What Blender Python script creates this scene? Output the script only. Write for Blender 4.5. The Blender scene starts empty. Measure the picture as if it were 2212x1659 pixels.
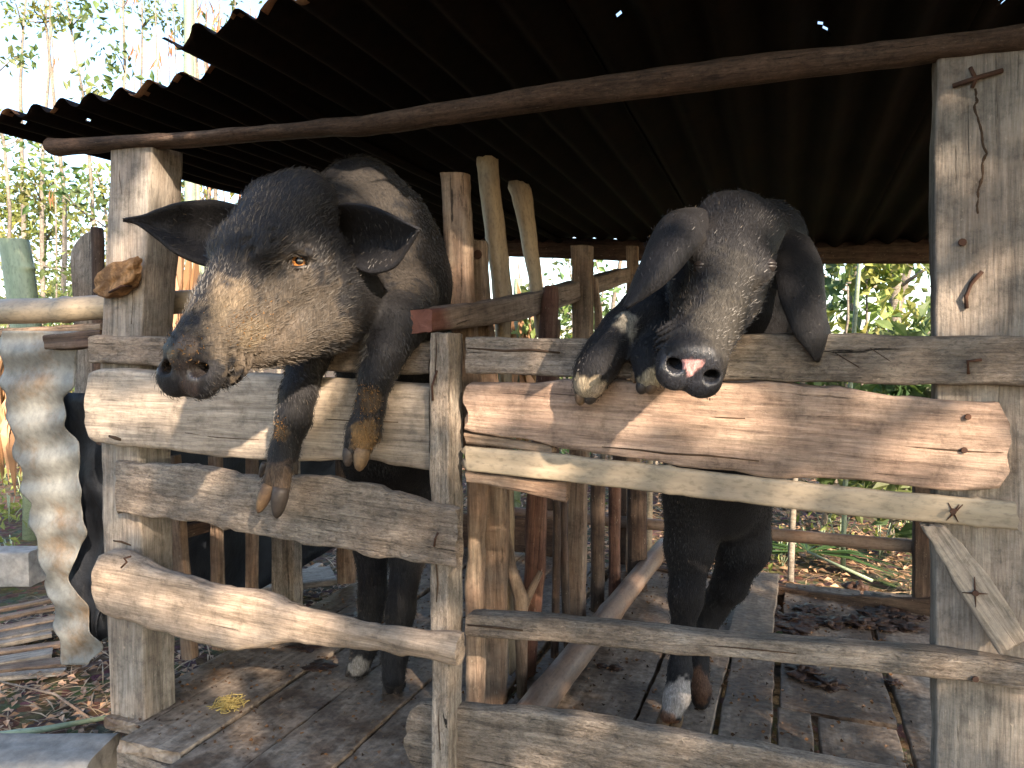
import bpy, math, random
import numpy as np
from mathutils import Vector, Matrix, noise as mn, Euler
random.seed(7); rng = np.random.default_rng(7)
SC = bpy.context.scene; COL = SC.collection
# ------------------------------------------------------------------ camera, world, sun, exposure
FOC = 1608.0; CX, CY = 1106.0, 829.5            # units of a 2212 x 1659 picture
CAM = Vector((0.66, -1.41, 1.20))
cam_d = bpy.data.cameras.new('camera'); cam = bpy.data.objects.new('camera', cam_d); COL.objects.link(cam)
cam_d.sensor_width = 36; cam_d.lens = 36*FOC/2212; cam_d.clip_start = 0.05; cam_d.clip_end = 500
cam.location = CAM; cam.rotation_euler = (math.radians(90-2.47), 0, math.radians(20)); SC.camera = cam
RM = Euler(cam.rotation_euler).to_matrix()
SUN_EL = math.radians(25); SUN_H = Vector((0.72, -0.69, 0)).normalized()
SUN = Vector((SUN_H.x*math.cos(SUN_EL), SUN_H.y*math.cos(SUN_EL), math.sin(SUN_EL)))
w = bpy.data.worlds.new('World'); SC.world = w; w.use_nodes = True
sk = w.node_tree.nodes.new('ShaderNodeTexSky'); sk.sky_type = 'NISHITA'; sk.sun_disc = False
sk.sun_elevation = SUN_EL; sk.sun_rotation = math.atan2(SUN.x, SUN.y); sk.dust_density = 1.2; sk.air_density = 1.0; sk.ozone_density = 1.0
bg = w.node_tree.nodes['Background']; bg.inputs['Strength'].default_value = 0.15
w.node_tree.links.new(sk.outputs[0], bg.inputs['Color'])
sd = bpy.data.lights.new('sun', 'SUN'); so = bpy.data.objects.new('sun', sd); COL.objects.link(so)
sd.energy = 5.0; sd.angle = math.radians(0.8); sd.color = (1.0, 0.81, 0.62)
so.location = SUN*12; so.rotation_euler = SUN.to_track_quat('Z', 'Y').to_euler()
SC.view_settings.view_transform = 'Standard'; SC.view_settings.look = 'None'
SC.view_settings.exposure = 1.9; SC.view_settings.gamma = 1
SC.cycles.max_bounces = 6; SC.cycles.diffuse_bounces = 3; SC.cycles.transmission_bounces = 4; SC.cycles.transparent_max_bounces = 4

# ------------------------------------------------------------------ helpers: places seen through the lens
def ray(px, py): return RM @ Vector(((px-CX)/FOC, (CY-py)/FOC, -1.0))
def P(px, py, Y=0.0): d = ray(px, py); return CAM + d*((Y-CAM.y)/d.y)       # on the plane y = Y
def D(px, py, dep): return CAM + ray(px, py)*dep
FZ = 0.27
def F(px, py, z=FZ): d = ray(px, py); return CAM + d*((z-CAM.z)/d.z)        # on the plane z
def PX(px, py, X): d = ray(px, py); return CAM + d*((X-CAM.x)/d.x)
def N3(p, s=1.0, o=0.0): return mn.noise(Vector((p[0]*s+o, p[1]*s+o*.7, p[2]*s-o)))

def tag(o, label=None, cat=None, group=None, kind=None):
    if label: o['label'] = label
    if cat: o['category'] = cat
    if group: o['group'] = group
    if kind: o['kind'] = kind
    return o
def empty(name, loc, label=None, cat=None, group=None):
    o = bpy.data.objects.new(name, None); COL.objects.link(o); o.location = loc; o.empty_display_size = .1
    return tag(o, label, cat, group)
def put(name, verts, faces, mat, parent=None, smooth=True, M=None, cols=None):
    me = bpy.data.meshes.new(name)
    if M is not None:
        Mi = M.inverted(); verts = [Mi @ Vector(v) for v in verts]
    me.from_pydata([tuple(v) for v in verts], [], faces)
    for m in (mat if isinstance(mat, (list, tuple)) else [mat]): me.materials.append(m)
    if smooth: me.polygons.foreach_set('use_smooth', [True]*len(me.polygons))
    if cols is not None:
        a = me.color_attributes.new('Col', 'FLOAT_COLOR', 'POINT'); c = np.ones((len(verts), 4), np.float32); c[:, :3] = cols
        a.data.foreach_set('color', c.ravel())
    me.update()
    o = bpy.data.objects.new(name, me); COL.objects.link(o)
    W = M if M is not None else Matrix.Identity(4)
    if parent is not None:
        o.parent = parent; o.matrix_parent_inverse = Matrix.Identity(4)
        o.matrix_basis = par_world(parent).inverted() @ W
    else: o.matrix_basis = W
    return o
def par_world(o):
    m = o.matrix_basis.copy()
    while o.parent is not None:
        o = o.parent; m = o.matrix_basis @ m
    return m
def frame(a, b, back=Vector((0, 1, 0))):
    ex = (b-a).normalized(); ey = (back - ex*back.dot(ex))
    if ey.length < 1e-4: ey = Vector((1, 0, 0)) - ex*ex.x
    ey.normalize(); ez = ex.cross(ey)
    M = Matrix((ex, ey, ez)).transposed().to_4x4(); M.translation = a; return M

def section(kind, wid, T, r):
    """points (s along A->B in metres, t depth in metres), closed loop"""
    pts = []
    if kind == 'round':
        n = 20
        for i in range(n):
            a = 2*math.pi*i/n; pts.append((wid*.5+wid*.5*math.cos(a), T*.5-T*.5*math.sin(a)))
    elif kind == 'half':                       # split bamboo, convex towards the front
        n = 12
        for i in range(n+1):
            a = math.pi*i/n; pts.append((wid*.5-wid*.5*math.cos(a), T*(1-math.sin(a))))
        for i in range(n+1):
            a = math.pi*(1-i/n); pts.append((wid*.5-wid*.42*math.cos(a), T*(1-math.sin(a)*.72)+.0005))
    else:
        r = min(r, wid*.45, T*.45)
        def side(a, b, n):
            for i in range(n): f = i/n; pts.append((a[0]+(b[0]-a[0])*f, a[1]+(b[1]-a[1])*f))
        def arc(cx, cy, a0):
            for i in range(3): a = a0+math.pi/2*i/3; pts.append((cx+r*math.cos(a), cy+r*math.sin(a)))
        # go round: front (t=0) from s=0 to s=wid, then side, back, side
        arc(r, r, math.pi); side((r, 0), (wid-r, 0), 8); arc(wid-r, r, math.pi*1.5)
        side((wid, r), (wid, T-r), 4); arc(wid-r, T-r, 0); side((wid-r, T), (r, T), 5); arc(r, T-r, math.pi/2); side((0, T-r), (0, r), 4)
    return pts
def loft(name, st, T, mat, parent=None, kind='box', r=.006, amp=.002, freq=9, step=.018, rag=.004, back=Vector((0, 1, 0)), edge=.0, seed=None, **kw):
    """st: list of (A, B) world points, the two edges of the front face; T: thickness away from the front"""
    seed = seed if seed is not None else random.uniform(0, 90)
    Ts = T if isinstance(T, (list, tuple)) else [T]*len(st)
    mids = [(a+b)*.5 for a, b in st]
    M = frame(mids[0], mids[-1], back); ex = M.to_3x3().col[0]
    rows = []
    for i in range(len(st)-1):
        n = max(1, int((mids[i+1]-mids[i]).length/step))
        for k in range(n): rows.append((i, k/n))
    rows.append((len(st)-2, 1.0))
    V = []; npnt = None
    def cr(a, b, c, d, t):     # catmull-rom
        return (b*2 + (c-a)*t + (a*2-b*5+c*4-d)*t*t + (-a+b*3-c*3+d)*t*t*t)*.5
    for ri, (i, f) in enumerate(rows):
        i0, i1, i2, i3 = max(0, i-1), i, i+1, min(len(st)-1, i+2)
        if len(st) > 2 and kw.get('spline', True):
            A = cr(st[i0][0], st[i1][0], st[i2][0], st[i3][0], f); B = cr(st[i0][1], st[i1][1], st[i2][1], st[i3][1], f)
        else: A = st[i][0].lerp(st[i+1][0], f); B = st[i][1].lerp(st[i+1][1], f)
        th = Ts[i]*(1-f)+Ts[i+1]*f
        if edge:
            m = ri*step
            A = A + (A-B).normalized()*edge*(mn.noise(Vector((m*14, seed, 0)))+.5*mn.noise(Vector((m*45, seed, 3))))
            B = B + (B-A).normalized()*edge*(mn.noise(Vector((m*14, seed, 9)))+.5*mn.noise(Vector((m*45, seed, 7))))
        u = (B-A); wd = u.length; u.normalize()
        bk = (back - u*back.dot(u) - ex*back.dot(ex)); bk.normalize()
        sec = section(kind, wd, th, r); npnt = len(sec)
        c = A+u*wd*.5+bk*th*.5
        end = ri in (0, len(rows)-1)
        for s, t in sec:
            p = A+u*s+bk*t; out = p-c
            if out.length > 1e-6: out.normalize()
            q = M.inverted() @ p
            d = amp*(mn.noise(Vector((q.x*freq*.5, q.y*freq*4, q.z*freq*4+seed)))*1.3 + .5*mn.noise(Vector((q.x*freq*2, q.y*freq*9+seed, q.z*freq*9))))
            p = p+out*d
            if end:
                p = p + ex*(rag*.8*mn.noise(Vector((q.y*28, q.z*28, seed+ri)))+rag*.35*mn.noise(Vector((q.y*90, q.z*90, seed+ri))))
                if ri == 0: p = p+ex*min(.003, th*.1)
            V.append(p)
    Fc = []
    nr = len(rows)
    for i in range(nr-1):
        for j in range(npnt):
            k = (j+1) % npnt
            Fc.append((i*npnt+j, i*npnt+k, (i+1)*npnt+k, (i+1)*npnt+j))
    if kind == 'half':
        h = npnt//2
        for e in (0, nr-1):
            for j in range(h-1):
                f_ = (e*npnt+j, e*npnt+j+1, e*npnt+npnt-2-j, e*npnt+npnt-1-j)
                Fc.append(f_ if e else f_[::-1])
    else:
        for e, flip in ((0, False), (nr-1, True)):
            ring = V[e*npnt:(e+1)*npnt]
            cc = sum(ring, Vector())/npnt
            i1 = len(V)
            for p in ring: V.append(p)                        # separate ring, for a crisp end edge
            i2 = len(V)
            for p in ring:
                q = p.lerp(cc, .45); q = q + ex*rag*1.6*mn.noise(q*70); V.append(q)
            V.append(cc + ex*rag*mn.noise(cc*50)); ci = len(V)-1
            for j in range(npnt):
                k = (j+1) % npnt
                a = (i1+j, i1+k, i2+k, i2+j); b = (i2+j, i2+k, ci)
                Fc.append(a[::-1] if not flip else a); Fc.append(b[::-1] if not flip else b)
    return put(name, V, Fc, mat, parent, True, M)
def H(name, st, Y, T, mat, parent=None, **kw):
    """horizontal board: st = [(px, ytop, ybottom)], Y = (Y0, Y1) or a number"""
    if not isinstance(Y, (list, tuple)): Y = (Y, Y)
    x0, x1 = st[0][0], st[-1][0]
    s = []
    for x, a, b in st:
        y = Y[0]+(Y[1]-Y[0])*(x-x0)/(x1-x0); s.append((P(x, a, y), P(x, b, y)))
    return loft(name, s, T, mat, parent, **kw)
def U(name, st, Y, T, mat, parent=None, **kw):
    """upright: st = [(py, xleft, xright)]"""
    if not isinstance(Y, (list, tuple)): Y = (Y, Y)
    y0, y1 = st[0][0], st[-1][0]
    s = []
    for y, a, b in st:
        yy = Y[0]+(Y[1]-Y[0])*(y-y0)/(y1-y0); s.append((P(a, y, yy), P(b, y, yy)))
    return loft(name, s, T, mat, parent, **kw)
def tube_data(pts, rad, n=8, V=None, Fc=None, cap=True):
    V = [] if V is None else V; Fc = [] if Fc is None else Fc
    base = len(V); up = Vector((.13, .21, .97))
    for i, p in enumerate(pts):
        t = (pts[min(i+1, len(pts)-1)]-pts[max(i-1, 0)]).normalized()
        a = t.cross(up)
        if a.length < .05: a = t.cross(Vector((1, 0, 0)))
        a.normalize(); b = t.cross(a)
        rr = rad[i] if isinstance(rad, (list, tuple)) else rad
        for k in range(n):
            an = 2*math.pi*k/n; V.append(p+a*rr*math.cos(an)+b*rr*math.sin(an))
    for i in range(len(pts)-1):
        for k in range(n):
            m = (k+1) % n
            Fc.append((base+i*n+k, base+i*n+m, base+(i+1)*n+m, base+(i+1)*n+k))
    if cap:
        Fc.append(tuple(base+k for k in range(n))[::-1]); Fc.append(tuple(base+(len(pts)-1)*n+k for k in range(n)))
    return V, Fc
def tube(name, pts, rad, mat, parent=None, n=10, M=None):
    V, Fc = tube_data(pts, rad, n)
    if M is None: M = frame(pts[0], pts[-1])
    return put(name, V, Fc, mat, parent, True, M)
def sheet(name, fn, nu, nv, th, mat, parent=None, skip=None, M=None):
    """two-sided sheet with real thickness from fn(u, v) -> Vector"""
    G = [[fn(i/nu, j/nv) for j in range(nv+1)] for i in range(nu+1)]
    V = []; Fc = []
    for i in range(nu+1):
        for j in range(nv+1):
            du = G[min(i+1, nu)][j]-G[max(i-1, 0)][j]; dv = G[i][min(j+1, nv)]-G[i][max(j-1, 0)]
            nrm = du.cross(dv).normalized()*th*.5
            V.append(G[i][j]+nrm)
            V.append(G[i][j]-nrm)
    ix = lambda i, j, s: (i*(nv+1)+j)*2+s
    ok = lambda i, j: 0 <= i < nu and 0 <= j < nv and not (skip and skip(i, j))
    for i in range(nu):
        for j in range(nv):
            if not ok(i, j): continue
            Fc.append((ix(i, j, 0), ix(i+1, j, 0), ix(i+1, j+1, 0), ix(i, j+1, 0)))
            Fc.append((ix(i, j, 1), ix(i, j+1, 1), ix(i+1, j+1, 1), ix(i+1, j, 1)))
            for (a, b, di, dj) in (((i, j), (i+1, j), 0, -1), ((i+1, j), (i+1, j+1), 1, 0), ((i+1, j+1), (i, j+1), 0, 1), ((i, j+1), (i, j), -1, 0)):
                if not ok(i+di, j+dj): Fc.append((ix(*a, 1), ix(*b, 1), ix(*b, 0), ix(*a, 0)))
    return put(name, V, Fc, mat, parent, True, M)

# ------------------------------------------------------------------ materials
class NT:
    def __init__(s, name):
        s.m = bpy.data.materials.new(name); s.m.use_nodes = True; s.t = s.m.node_tree
        s.b = s.t.nodes['Principled BSDF']; s.out = s.t.nodes['Material Output']
    def n(s, typ, **k):
        nd = s.t.nodes.new(typ)
        for a, v in k.items():
            if a.startswith('i_'): nd.inputs[a[2:]].default_value = v
            else: setattr(nd, a, v)
        return nd
    def l(s, a, b): s.t.links.new(a, b)
    def coord(s, scale=(1, 1, 1), space='Object', rnd=True):
        tc = s.n('ShaderNodeTexCoord'); mp = s.n('ShaderNodeMapping'); mp.inputs['Scale'].default_value = scale
        if rnd:
            oi = s.n('ShaderNodeObjectInfo'); ad = s.n('ShaderNodeVectorMath', operation='MULTIPLY_ADD')
            cb = s.n('ShaderNodeCombineXYZ')
            for q in range(3): s.l(oi.outputs['Random'], cb.inputs[q])
            s.l(cb.outputs[0], ad.inputs[0]); ad.inputs[1].default_value = (37, 19, 53); s.l(tc.outputs[space], ad.inputs[2])
            s.l(ad.outputs[0], mp.inputs['Vector'])
        else: s.l(tc.outputs[space], mp.inputs['Vector'])
        return mp.outputs[0]
    def noise(s, vec, scale=1, detail=6, rough=.6, dist=0):
        nd = s.n('ShaderNodeTexNoise'); s.l(vec, nd.inputs['Vector'])
        nd.inputs['Scale'].default_value = scale; nd.inputs['Detail'].default_value = detail; nd.inputs['Roughness'].default_value = rough; nd.inputs['Distortion'].default_value = dist
        return nd.outputs['Fac']
    def ramp(s, fac, stops):
        nd = s.n('ShaderNodeValToRGB'); s.l(fac, nd.inputs[0]); e = nd.color_ramp.elements
        while len(e) < len(stops): e.new(.5)
        for k, (p, c) in enumerate(stops):
            e[k].position = p; e[k].color = (*c, 1) if isinstance(c, (tuple, list)) else (c, c, c, 1)
        return nd.outputs[0]
    def mix(s, fac, a, b, mode='MIX'):
        nd = s.n('ShaderNodeMix', data_type='RGBA', blend_type=mode)
        for sock, v in ((nd.inputs[0], fac), (nd.inputs[6], a), (nd.inputs[7], b)):
            if isinstance(v, (int, float)): sock.default_value = v
            elif isinstance(v, (tuple, list)): sock.default_value = (*v, 1)
            else: s.l(v, sock)
        return nd.outputs[2]
    def math(s, op, a, b=0.0):
        nd = s.n('ShaderNodeMath', operation=op)
        for k, v in ((0, a), (1, b)):
            if isinstance(v, (int, float)): nd.inputs[k].default_value = v
            else: s.l(v, nd.inputs[k])
        return nd.outputs[0]
    def bump(s, h, strength=.5, dist=.003, prev=None):
        nd = s.n('ShaderNodeBump'); nd.inputs['Strength'].default_value = strength; nd.inputs['Distance'].default_value = dist
        s.l(h, nd.inputs['Height'])
        if prev is not None: s.l(prev, nd.inputs['Normal'])
        return nd.outputs[0]
    def done(s, col=None, rough=.8, nrm=None, metal=0, spec=.3):
        if col is not None: (s.l(col, s.b.inputs['Base Color']) if not isinstance(col, tuple) else setattr(s.b.inputs['Base Color'], 'default_value', (*col, 1)))
        if isinstance(rough, (int, float)): s.b.inputs['Roughness'].default_value = rough
        else: s.l(rough, s.b.inputs['Roughness'])
        if nrm is not None: s.l(nrm, s.b.inputs['Normal'])
        s.b.inputs['Metallic'].default_value = metal; s.b.inputs['Specular IOR Level'].default_value = spec
        return s.m
def wood(name, dark, mid, light, tint=(.5, .36, .25), tamt=.5, bump=.6, gr=1.0, chips=.5, crack=.8, rough=.85, redend=False):
    k = NT(name)
    v = k.coord((3.0*gr, 42*gr, 42*gr)); v2 = k.coord((1, 1, 1)); v3 = k.coord((5, 75, 75)); v5 = k.coord((12, 260, 260)); v4 = k.coord((60, 160, 160))
    WS = 1.0; dark, mid, light, tint = [tuple((c*.95+sum(q)/3*.05)*WS for c in q) for q in (dark, mid, light, tint)]
    g = k.noise(v, 1, 8, .68, .6); big = k.noise(v2, 7, 5, .6, .3)
    col = k.ramp(g, [(.28, dark), (.48, mid), (.74, light)])
    col = k.mix(k.math('MULTIPLY', k.ramp(big, [(.38, 0), (.66, 1)]), tamt), col, tint, 'MIX')
    tone = k.noise(v2, 2.3, 3, .5)
    col = k.mix(1.0, col, k.ramp(tone, [(.3, .62), (.7, 1.25)]), 'MULTIPLY')
    fib = k.noise(v3, 1, 4, .7)
    col = k.mix(.6, col, k.ramp(fib, [(.3, .42), (.5, 1.0), (.72, 1.35)]), 'MULTIPLY')
    col = k.mix(.6, col, k.ramp(k.noise(v5, 1, 3, .7), [(.3, .5), (.5, 1.0), (.7, 1.4)]), 'MULTIPLY')
    ck = k.noise(k.coord((1.6, 55, 55)), 1, 5, .75, 1.5)
    ckm = k.ramp(ck, [(.625, 0), (.655, 1)])
    col = k.mix(k.math('MULTIPLY', ckm, crack), col, tuple(c*.18 for c in dark))
    blot = k.noise(v2, 26, 8, .8)
    col = k.mix(.7, col, k.ramp(blot, [(.34, .42), (.5, 1), (.66, 1.3)]), 'MULTIPLY')
    ch = k.ramp(k.noise(v4, 1, 3, .6), [(.66, 0), (.72, 1)])
    col = k.mix(k.math('MULTIPLY', ch, chips), col, (.36, .30, .235))
    if bump >= .8:
        lm = k.noise(k.coord((55, 150, 150)), 1, 5, .75, 1.2); col = k.mix(.8, col, k.ramp(lm, [(.36, .5), (.5, 1), (.64, 1.25)]), 'MULTIPLY'); blot = k.math('ADD', blot, lm)
    b1 = k.bump(g, bump, .006); b2 = k.bump(k.math('SUBTRACT', fib, k.math('MULTIPLY', ckm, 1.5)), bump, .004, b1); b3 = k.bump(blot, bump, .006, b2)
    if redend:
        tc = k.n('ShaderNodeTexCoord'); sx = k.n('ShaderNodeSeparateXYZ'); k.l(tc.outputs['Object'], sx.inputs[0])
        m = k.math('ADD', sx.outputs['X'], k.math('MULTIPLY', k.math('SUBTRACT', big, .5), .25))
        col = k.mix(k.ramp(m, [(.03, 1), (.10, 0)]), col, k.mix(blot, (.08, .035, .027), (.19, .085, .065)))
    return k.done(col, rough, b3, 0, .25)
W_GREY = wood('weathered_grey_wood', (.09, .077, .063), (.225, .195, .16), (.35, .31, .26), (.28, .20, .14), .5, .8, .9, .6, 1)
W_POST = wood('weathered_post_wood', (.105, .09, .075), (.225, .20, .17), (.34, .31, .265), (.29, .215, .16), .5, .6, .6, .5, .6)
W_PALE = wood('pale_worn_slab_wood', (.14, .11, .085), (.29, .24, .185), (.40, .335, .26), (.25, .21, .17), .45, .4, 1.0, .35, .5)
W_RED = wood('reddish_slab_wood', (.15, .095, .068), (.29, .195, .14), (.38, .275, .20), (.23, .19, .155), .35, .55, 1.1, .45, .6)
W_BARK = wood('rough_barky_wood', (.13, .105, .082), (.275, .232, .187), (.40, .345, .285), (.32, .23, .16), .55, 1.3, .6, .8, .9)
W_LOG = wood('bleached_log_wood', (.16, .115, .08), (.31, .235, .17), (.42, .325, .24), (.25, .21, .17), .3, .4, 1.2, .3, .7)
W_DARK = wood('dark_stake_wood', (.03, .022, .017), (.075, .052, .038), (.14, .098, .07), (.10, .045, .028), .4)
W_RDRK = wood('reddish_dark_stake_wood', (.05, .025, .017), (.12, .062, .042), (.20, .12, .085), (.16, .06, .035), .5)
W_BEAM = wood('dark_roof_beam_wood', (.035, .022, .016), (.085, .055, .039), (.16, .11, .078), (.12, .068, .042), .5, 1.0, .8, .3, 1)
W_BRN = wood('brown_stake_wood', (.09, .06, .042), (.21, .15, .105), (.32, .25, .18), (.25, .14, .085), .5)
W_BRICK = wood('red_end_beam_wood', (.10, .07, .055), (.20, .15, .12), (.30, .24, .19), (.20, .15, .12), .3, .6, 1, .3, redend=True)
W_FLOOR = None
def floor_mat():
    k = NT('muddy_floor_board_wood')
    v = k.coord((3, 34, 34)); v2 = k.coord((1, 1, 1), 'Object', True)
    g = k.noise(v, 1, 7, .65, .5)
    col = k.ramp(g, [(.25, (.14, .105, .075)), (.5, (.24, .19, .145)), (.75, (.34, .285, .225))])
    tcw = k.n('ShaderNodeNewGeometry'); 
    d1 = k.n('ShaderNodeTexNoise'); k.l(tcw.outputs['Position'], d1.inputs['Vector']); d1.inputs['Scale'].default_value = 5.5; d1.inputs['Detail'].default_value = 9; d1.inputs['Roughness'].default_value = .72
    dirt = k.ramp(d1.outputs['Fac'], [(.44, 0), (.57, 1)])
    col = k.mix(k.math('MULTIPLY', dirt, .85), col, (.07, .042, .025))
    d2 = k.n('ShaderNodeTexNoise'); k.l(tcw.outputs['Position'], d2.inputs['Vector']); d2.inputs['Scale'].default_value = 60; d2.inputs['Detail'].default_value = 4
    col = k.mix(.7, col, k.ramp(d2.outputs['Fac'], [(.32, .5), (.5, 1), (.7, 1.3)]), 'MULTIPLY')
    b = k.bump(g, .5, .003); b = k.bump(d2.outputs['Fac'], .6, .006, b)
    rr = k.ramp(dirt, [(0, .85), (1, .55)])
    return k.done(col, rr, b, 0, .3)
W_FLOOR = floor_mat()
def bamboo(name, a, b, c, gr=1):
    k = NT(name)
    g = k.noise(k.coord((1.5, 70, 70)), 1, 5, .6); big = k.noise(k.coord((4, 14, 14)), 1, 5, .6)
    col = k.ramp(g, [(.3, a), (.7, b)])
    col = k.mix(k.ramp(big, [(.42, 0), (.7, .8)]), col, c)
    sp = k.noise(k.coord((60, 140, 140)), 1, 3, .6)
    col = k.mix(.7, col, k.ramp(sp, [(.3, .55), (.5, 1), (.7, 1.1)]), 'MULTIPLY')
    return k.done(col, .5, k.bump(g, .35, .0015), 0, .4)
B_DRY = bamboo('dry_bamboo', (.23, .185, .125), (.34, .28, .20), (.20, .165, .125))
B_TAN = bamboo('tan_split_bamboo', (.27, .20, .12), (.38, .29, .185), (.20, .13, .075))
B_BROWN = bamboo('brown_bamboo_pole', (.16, .11, .08), (.27, .20, .155), (.15, .08, .045))
B_GREEN = bamboo('waxy_green_bamboo', (.17, .23, .15), (.26, .32, .22), (.15, .19, .13))
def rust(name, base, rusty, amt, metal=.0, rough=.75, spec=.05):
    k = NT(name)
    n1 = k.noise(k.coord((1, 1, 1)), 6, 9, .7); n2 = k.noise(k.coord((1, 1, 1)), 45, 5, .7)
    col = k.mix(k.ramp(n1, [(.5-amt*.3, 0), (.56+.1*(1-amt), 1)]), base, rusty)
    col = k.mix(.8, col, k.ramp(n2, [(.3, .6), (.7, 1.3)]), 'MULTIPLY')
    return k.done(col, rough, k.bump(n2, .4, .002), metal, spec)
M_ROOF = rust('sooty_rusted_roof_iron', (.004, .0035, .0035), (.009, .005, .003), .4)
M_SHEET = rust('pale_rusting_sheet_iron', (.17, .172, .16), (.14, .10, .065), .05, 0, .5, .35)
M_NAIL = rust('rusty_nail_iron', (.05, .032, .026), (.085, .045, .03), .5)
M_RIM = rust('painted_sunlit_rusty_rim', (.10, .045, .024), (.15, .09, .05), .4)  # rust made lighter and orange to paint sunlight onto the roof's front edge
M_CRACK = rust('dark_crack', (.04, .028, .02), (.07, .045, .03), .5)
def plain(name, c, rough=.8, var=.3, scale=30, bump=.3, bd=.002, spec=.3, c2=None):
    k = NT(name); n = k.noise(k.coord(), scale, 6, .65)
    col = k.mix(1.0, c, k.ramp(n, [(.3, 1-var), (.7, 1+var)]), 'MULTIPLY')
    if c2: col = k.mix(k.ramp(k.noise(k.coord(), scale*.3, 5, .6), [(.45, 0), (.6, 1)]), col, c2)
    return k.done(col, rough, k.bump(n, bump, bd), 0, spec)
M_STONE = plain('grey_stone', (.23, .22, .205), .9, .35, 22, .6, .006)
M_TARP = plain('black_tarp', (.018, .021, .028), .55, .5, 8, .9, .012)
M_DUNG = plain('dark_dung', (.035, .018, .011), .5, .5, 60, .9, .006)
M_ROT = plain('crumbling_orange_wood', (.30, .17, .08), .9, .6, 75, 1, .01, .2, (.16, .09, .045))
M_STRAW = plain('yellow_straw', (.34, .26, .09), .8, .3, 40)
def foliage(name, c, var=.5, trans=.35):
    k = NT(name)
    at = k.n('ShaderNodeAttribute', attribute_name='Col')
    col = k.mix(1.0, c, at.outputs['Color'], 'MULTIPLY')
    k.l(col, k.b.inputs['Base Color']); k.b.inputs['Roughness'].default_value = .5; k.b.inputs['Specular IOR Level'].default_value = .35
    tr = k.n('ShaderNodeBsdfTranslucent'); k.l(k.mix(1.0, col, (1.25, 1.3, .7), 'MULTIPLY'), tr.inputs['Color'])
    mx = k.n('ShaderNodeMixShader'); mx.inputs[0].default_value = trans
    k.l(k.b.outputs[0], mx.inputs[1]); k.l(tr.outputs[0], mx.inputs[2]); k.l(mx.outputs[0], k.out.inputs[0])
    return k.m
L_GREEN = foliage('green_leaves', (.095, .14, .055)); L_LIME = foliage('yellow_green_leaves', (.16, .19, .06)); L_DARK = foliage('dark_green_leaves', (.055, .09, .04))
L_DRY = foliage('dry_brown_leaves', (.30, .17, .09), .5, .2); L_LITTER = foliage('litter_leaves', (.33, .25, .18), .5, .1)
M_TRUNK = wood('thin_tree_bark', (.09, .075, .06), (.19, .165, .135), (.30, .27, .23), (.20, .17, .13), .5)
def ground_mat():
    k = NT('leaf_littered_earth')
    g = k.n('ShaderNodeNewGeometry'); 
    def nz(s, d=7, r=.65):
        t = k.n('ShaderNodeTexNoise'); k.l(g.outputs['Position'], t.inputs['Vector']); t.inputs['Scale'].default_value = s; t.inputs['Detail'].default_value = d; t.inputs['Roughness'].default_value = r; return t.outputs['Fac']
    a = nz(1.1); b = nz(28, 8, .75); vo = k.n('ShaderNodeTexVoronoi'); k.l(g.outputs['Position'], vo.inputs['Vector']); vo.inputs['Scale'].default_value = 22
    col = k.ramp(b, [(.3, (.05, .033, .024)), (.5, (.12, .085, .06)), (.7, (.24, .185, .13))])
    col = k.mix(k.ramp(a, [(.5, 0), (.68, .55)]), col, (.07, .10, .035))
    col = k.mix(.5, col, vo.outputs['Color'], 'MULTIPLY')
    return k.done(col, .95, k.bump(b, 1, .02), 0, .1)
M_GROUND = ground_mat()

# ------------------------------------------------------------------ ground
def gz(x, y):
    return .035*mn.noise(Vector((x*1.3, y*1.3, 0))) + .012*mn.noise(Vector((x*6, y*6, 4)))
def build_ground():
    n = 150; t = np.linspace(-1, 1, n); s = np.sinh(t*4.6)/np.sinh(4.6)*160
    V = [(x, y, gz(x, y)) for y in s for x in s]
    Fc = [(j*n+i, j*n+i+1, (j+1)*n+i+1, (j+1)*n+i) for j in range(n-1) for i in range(n-1)]
    tag(put('ground', V, Fc, M_GROUND), kind='structure')
build_ground()

# ------------------------------------------------------------------ front fence
fence = empty('front_fence', (0, 0, FZ), 'weathered wooden front fence of the pig pen with uneven nailed slabs and rails', 'fence')
def nail(px, py, Y, parent, bend=None, r=.0032, head=True, ln=.02):
    p = P(px, py, Y)
    if bend:     # a bent nail lying on the wood: bend = list of px points
        pts = [P(a, b, Y-.004-.004*(i % 2)) for i, (a, b) in enumerate(bend)]
        return tube('nail', pts, r*.8, M_NAIL, parent, 7)
    V, Fc = tube_data([p+Vector((0, .015, 0)), p+Vector((0, -.003, 0)), p+Vector((0, -.0031, 0)), p+Vector((0, -.006, 0))], [r*.5, r*.5, r*1.6, r*1.4], 10)
    return put('nail', V, Fc, M_NAIL, parent, False, Matrix.Translation(p))
post_l = U('post', [(306, 236, 328), (500, 228, 318), (715, 219, 305), (962, 216, 300), (1250, 226, 306), (1558, 238, 312)], 0, .105, W_POST, fence, r=.006, amp=.003, rag=.006, edge=.0025)
post_m = U('post', [(716, 930, 969), (1000, 928, 970), (1300, 930, 969), (1500, 931, 970), (1720, 930, 968)], -.078, .07, W_GREY, fence, r=.004, amp=.002, edge=.0025)
tag(post_m, 'slim squared post standing between the two pens')
post_r = U('post', [(100, 2024, 2420), (400, 2020, 2415), (720, 2020, 2415), (1150, 2021, 2410), (1659, 2022, 2400), (1760, 2022, 2400)], 0, .05, W_POST, fence, r=.005, amp=.0025, edge=.003, step=.03)
tag(post_r, 'wide pale plank post carrying the right end of the roof beam')
tag(post_l, 'thick squared grey post under the left end of the roof beam')
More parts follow.
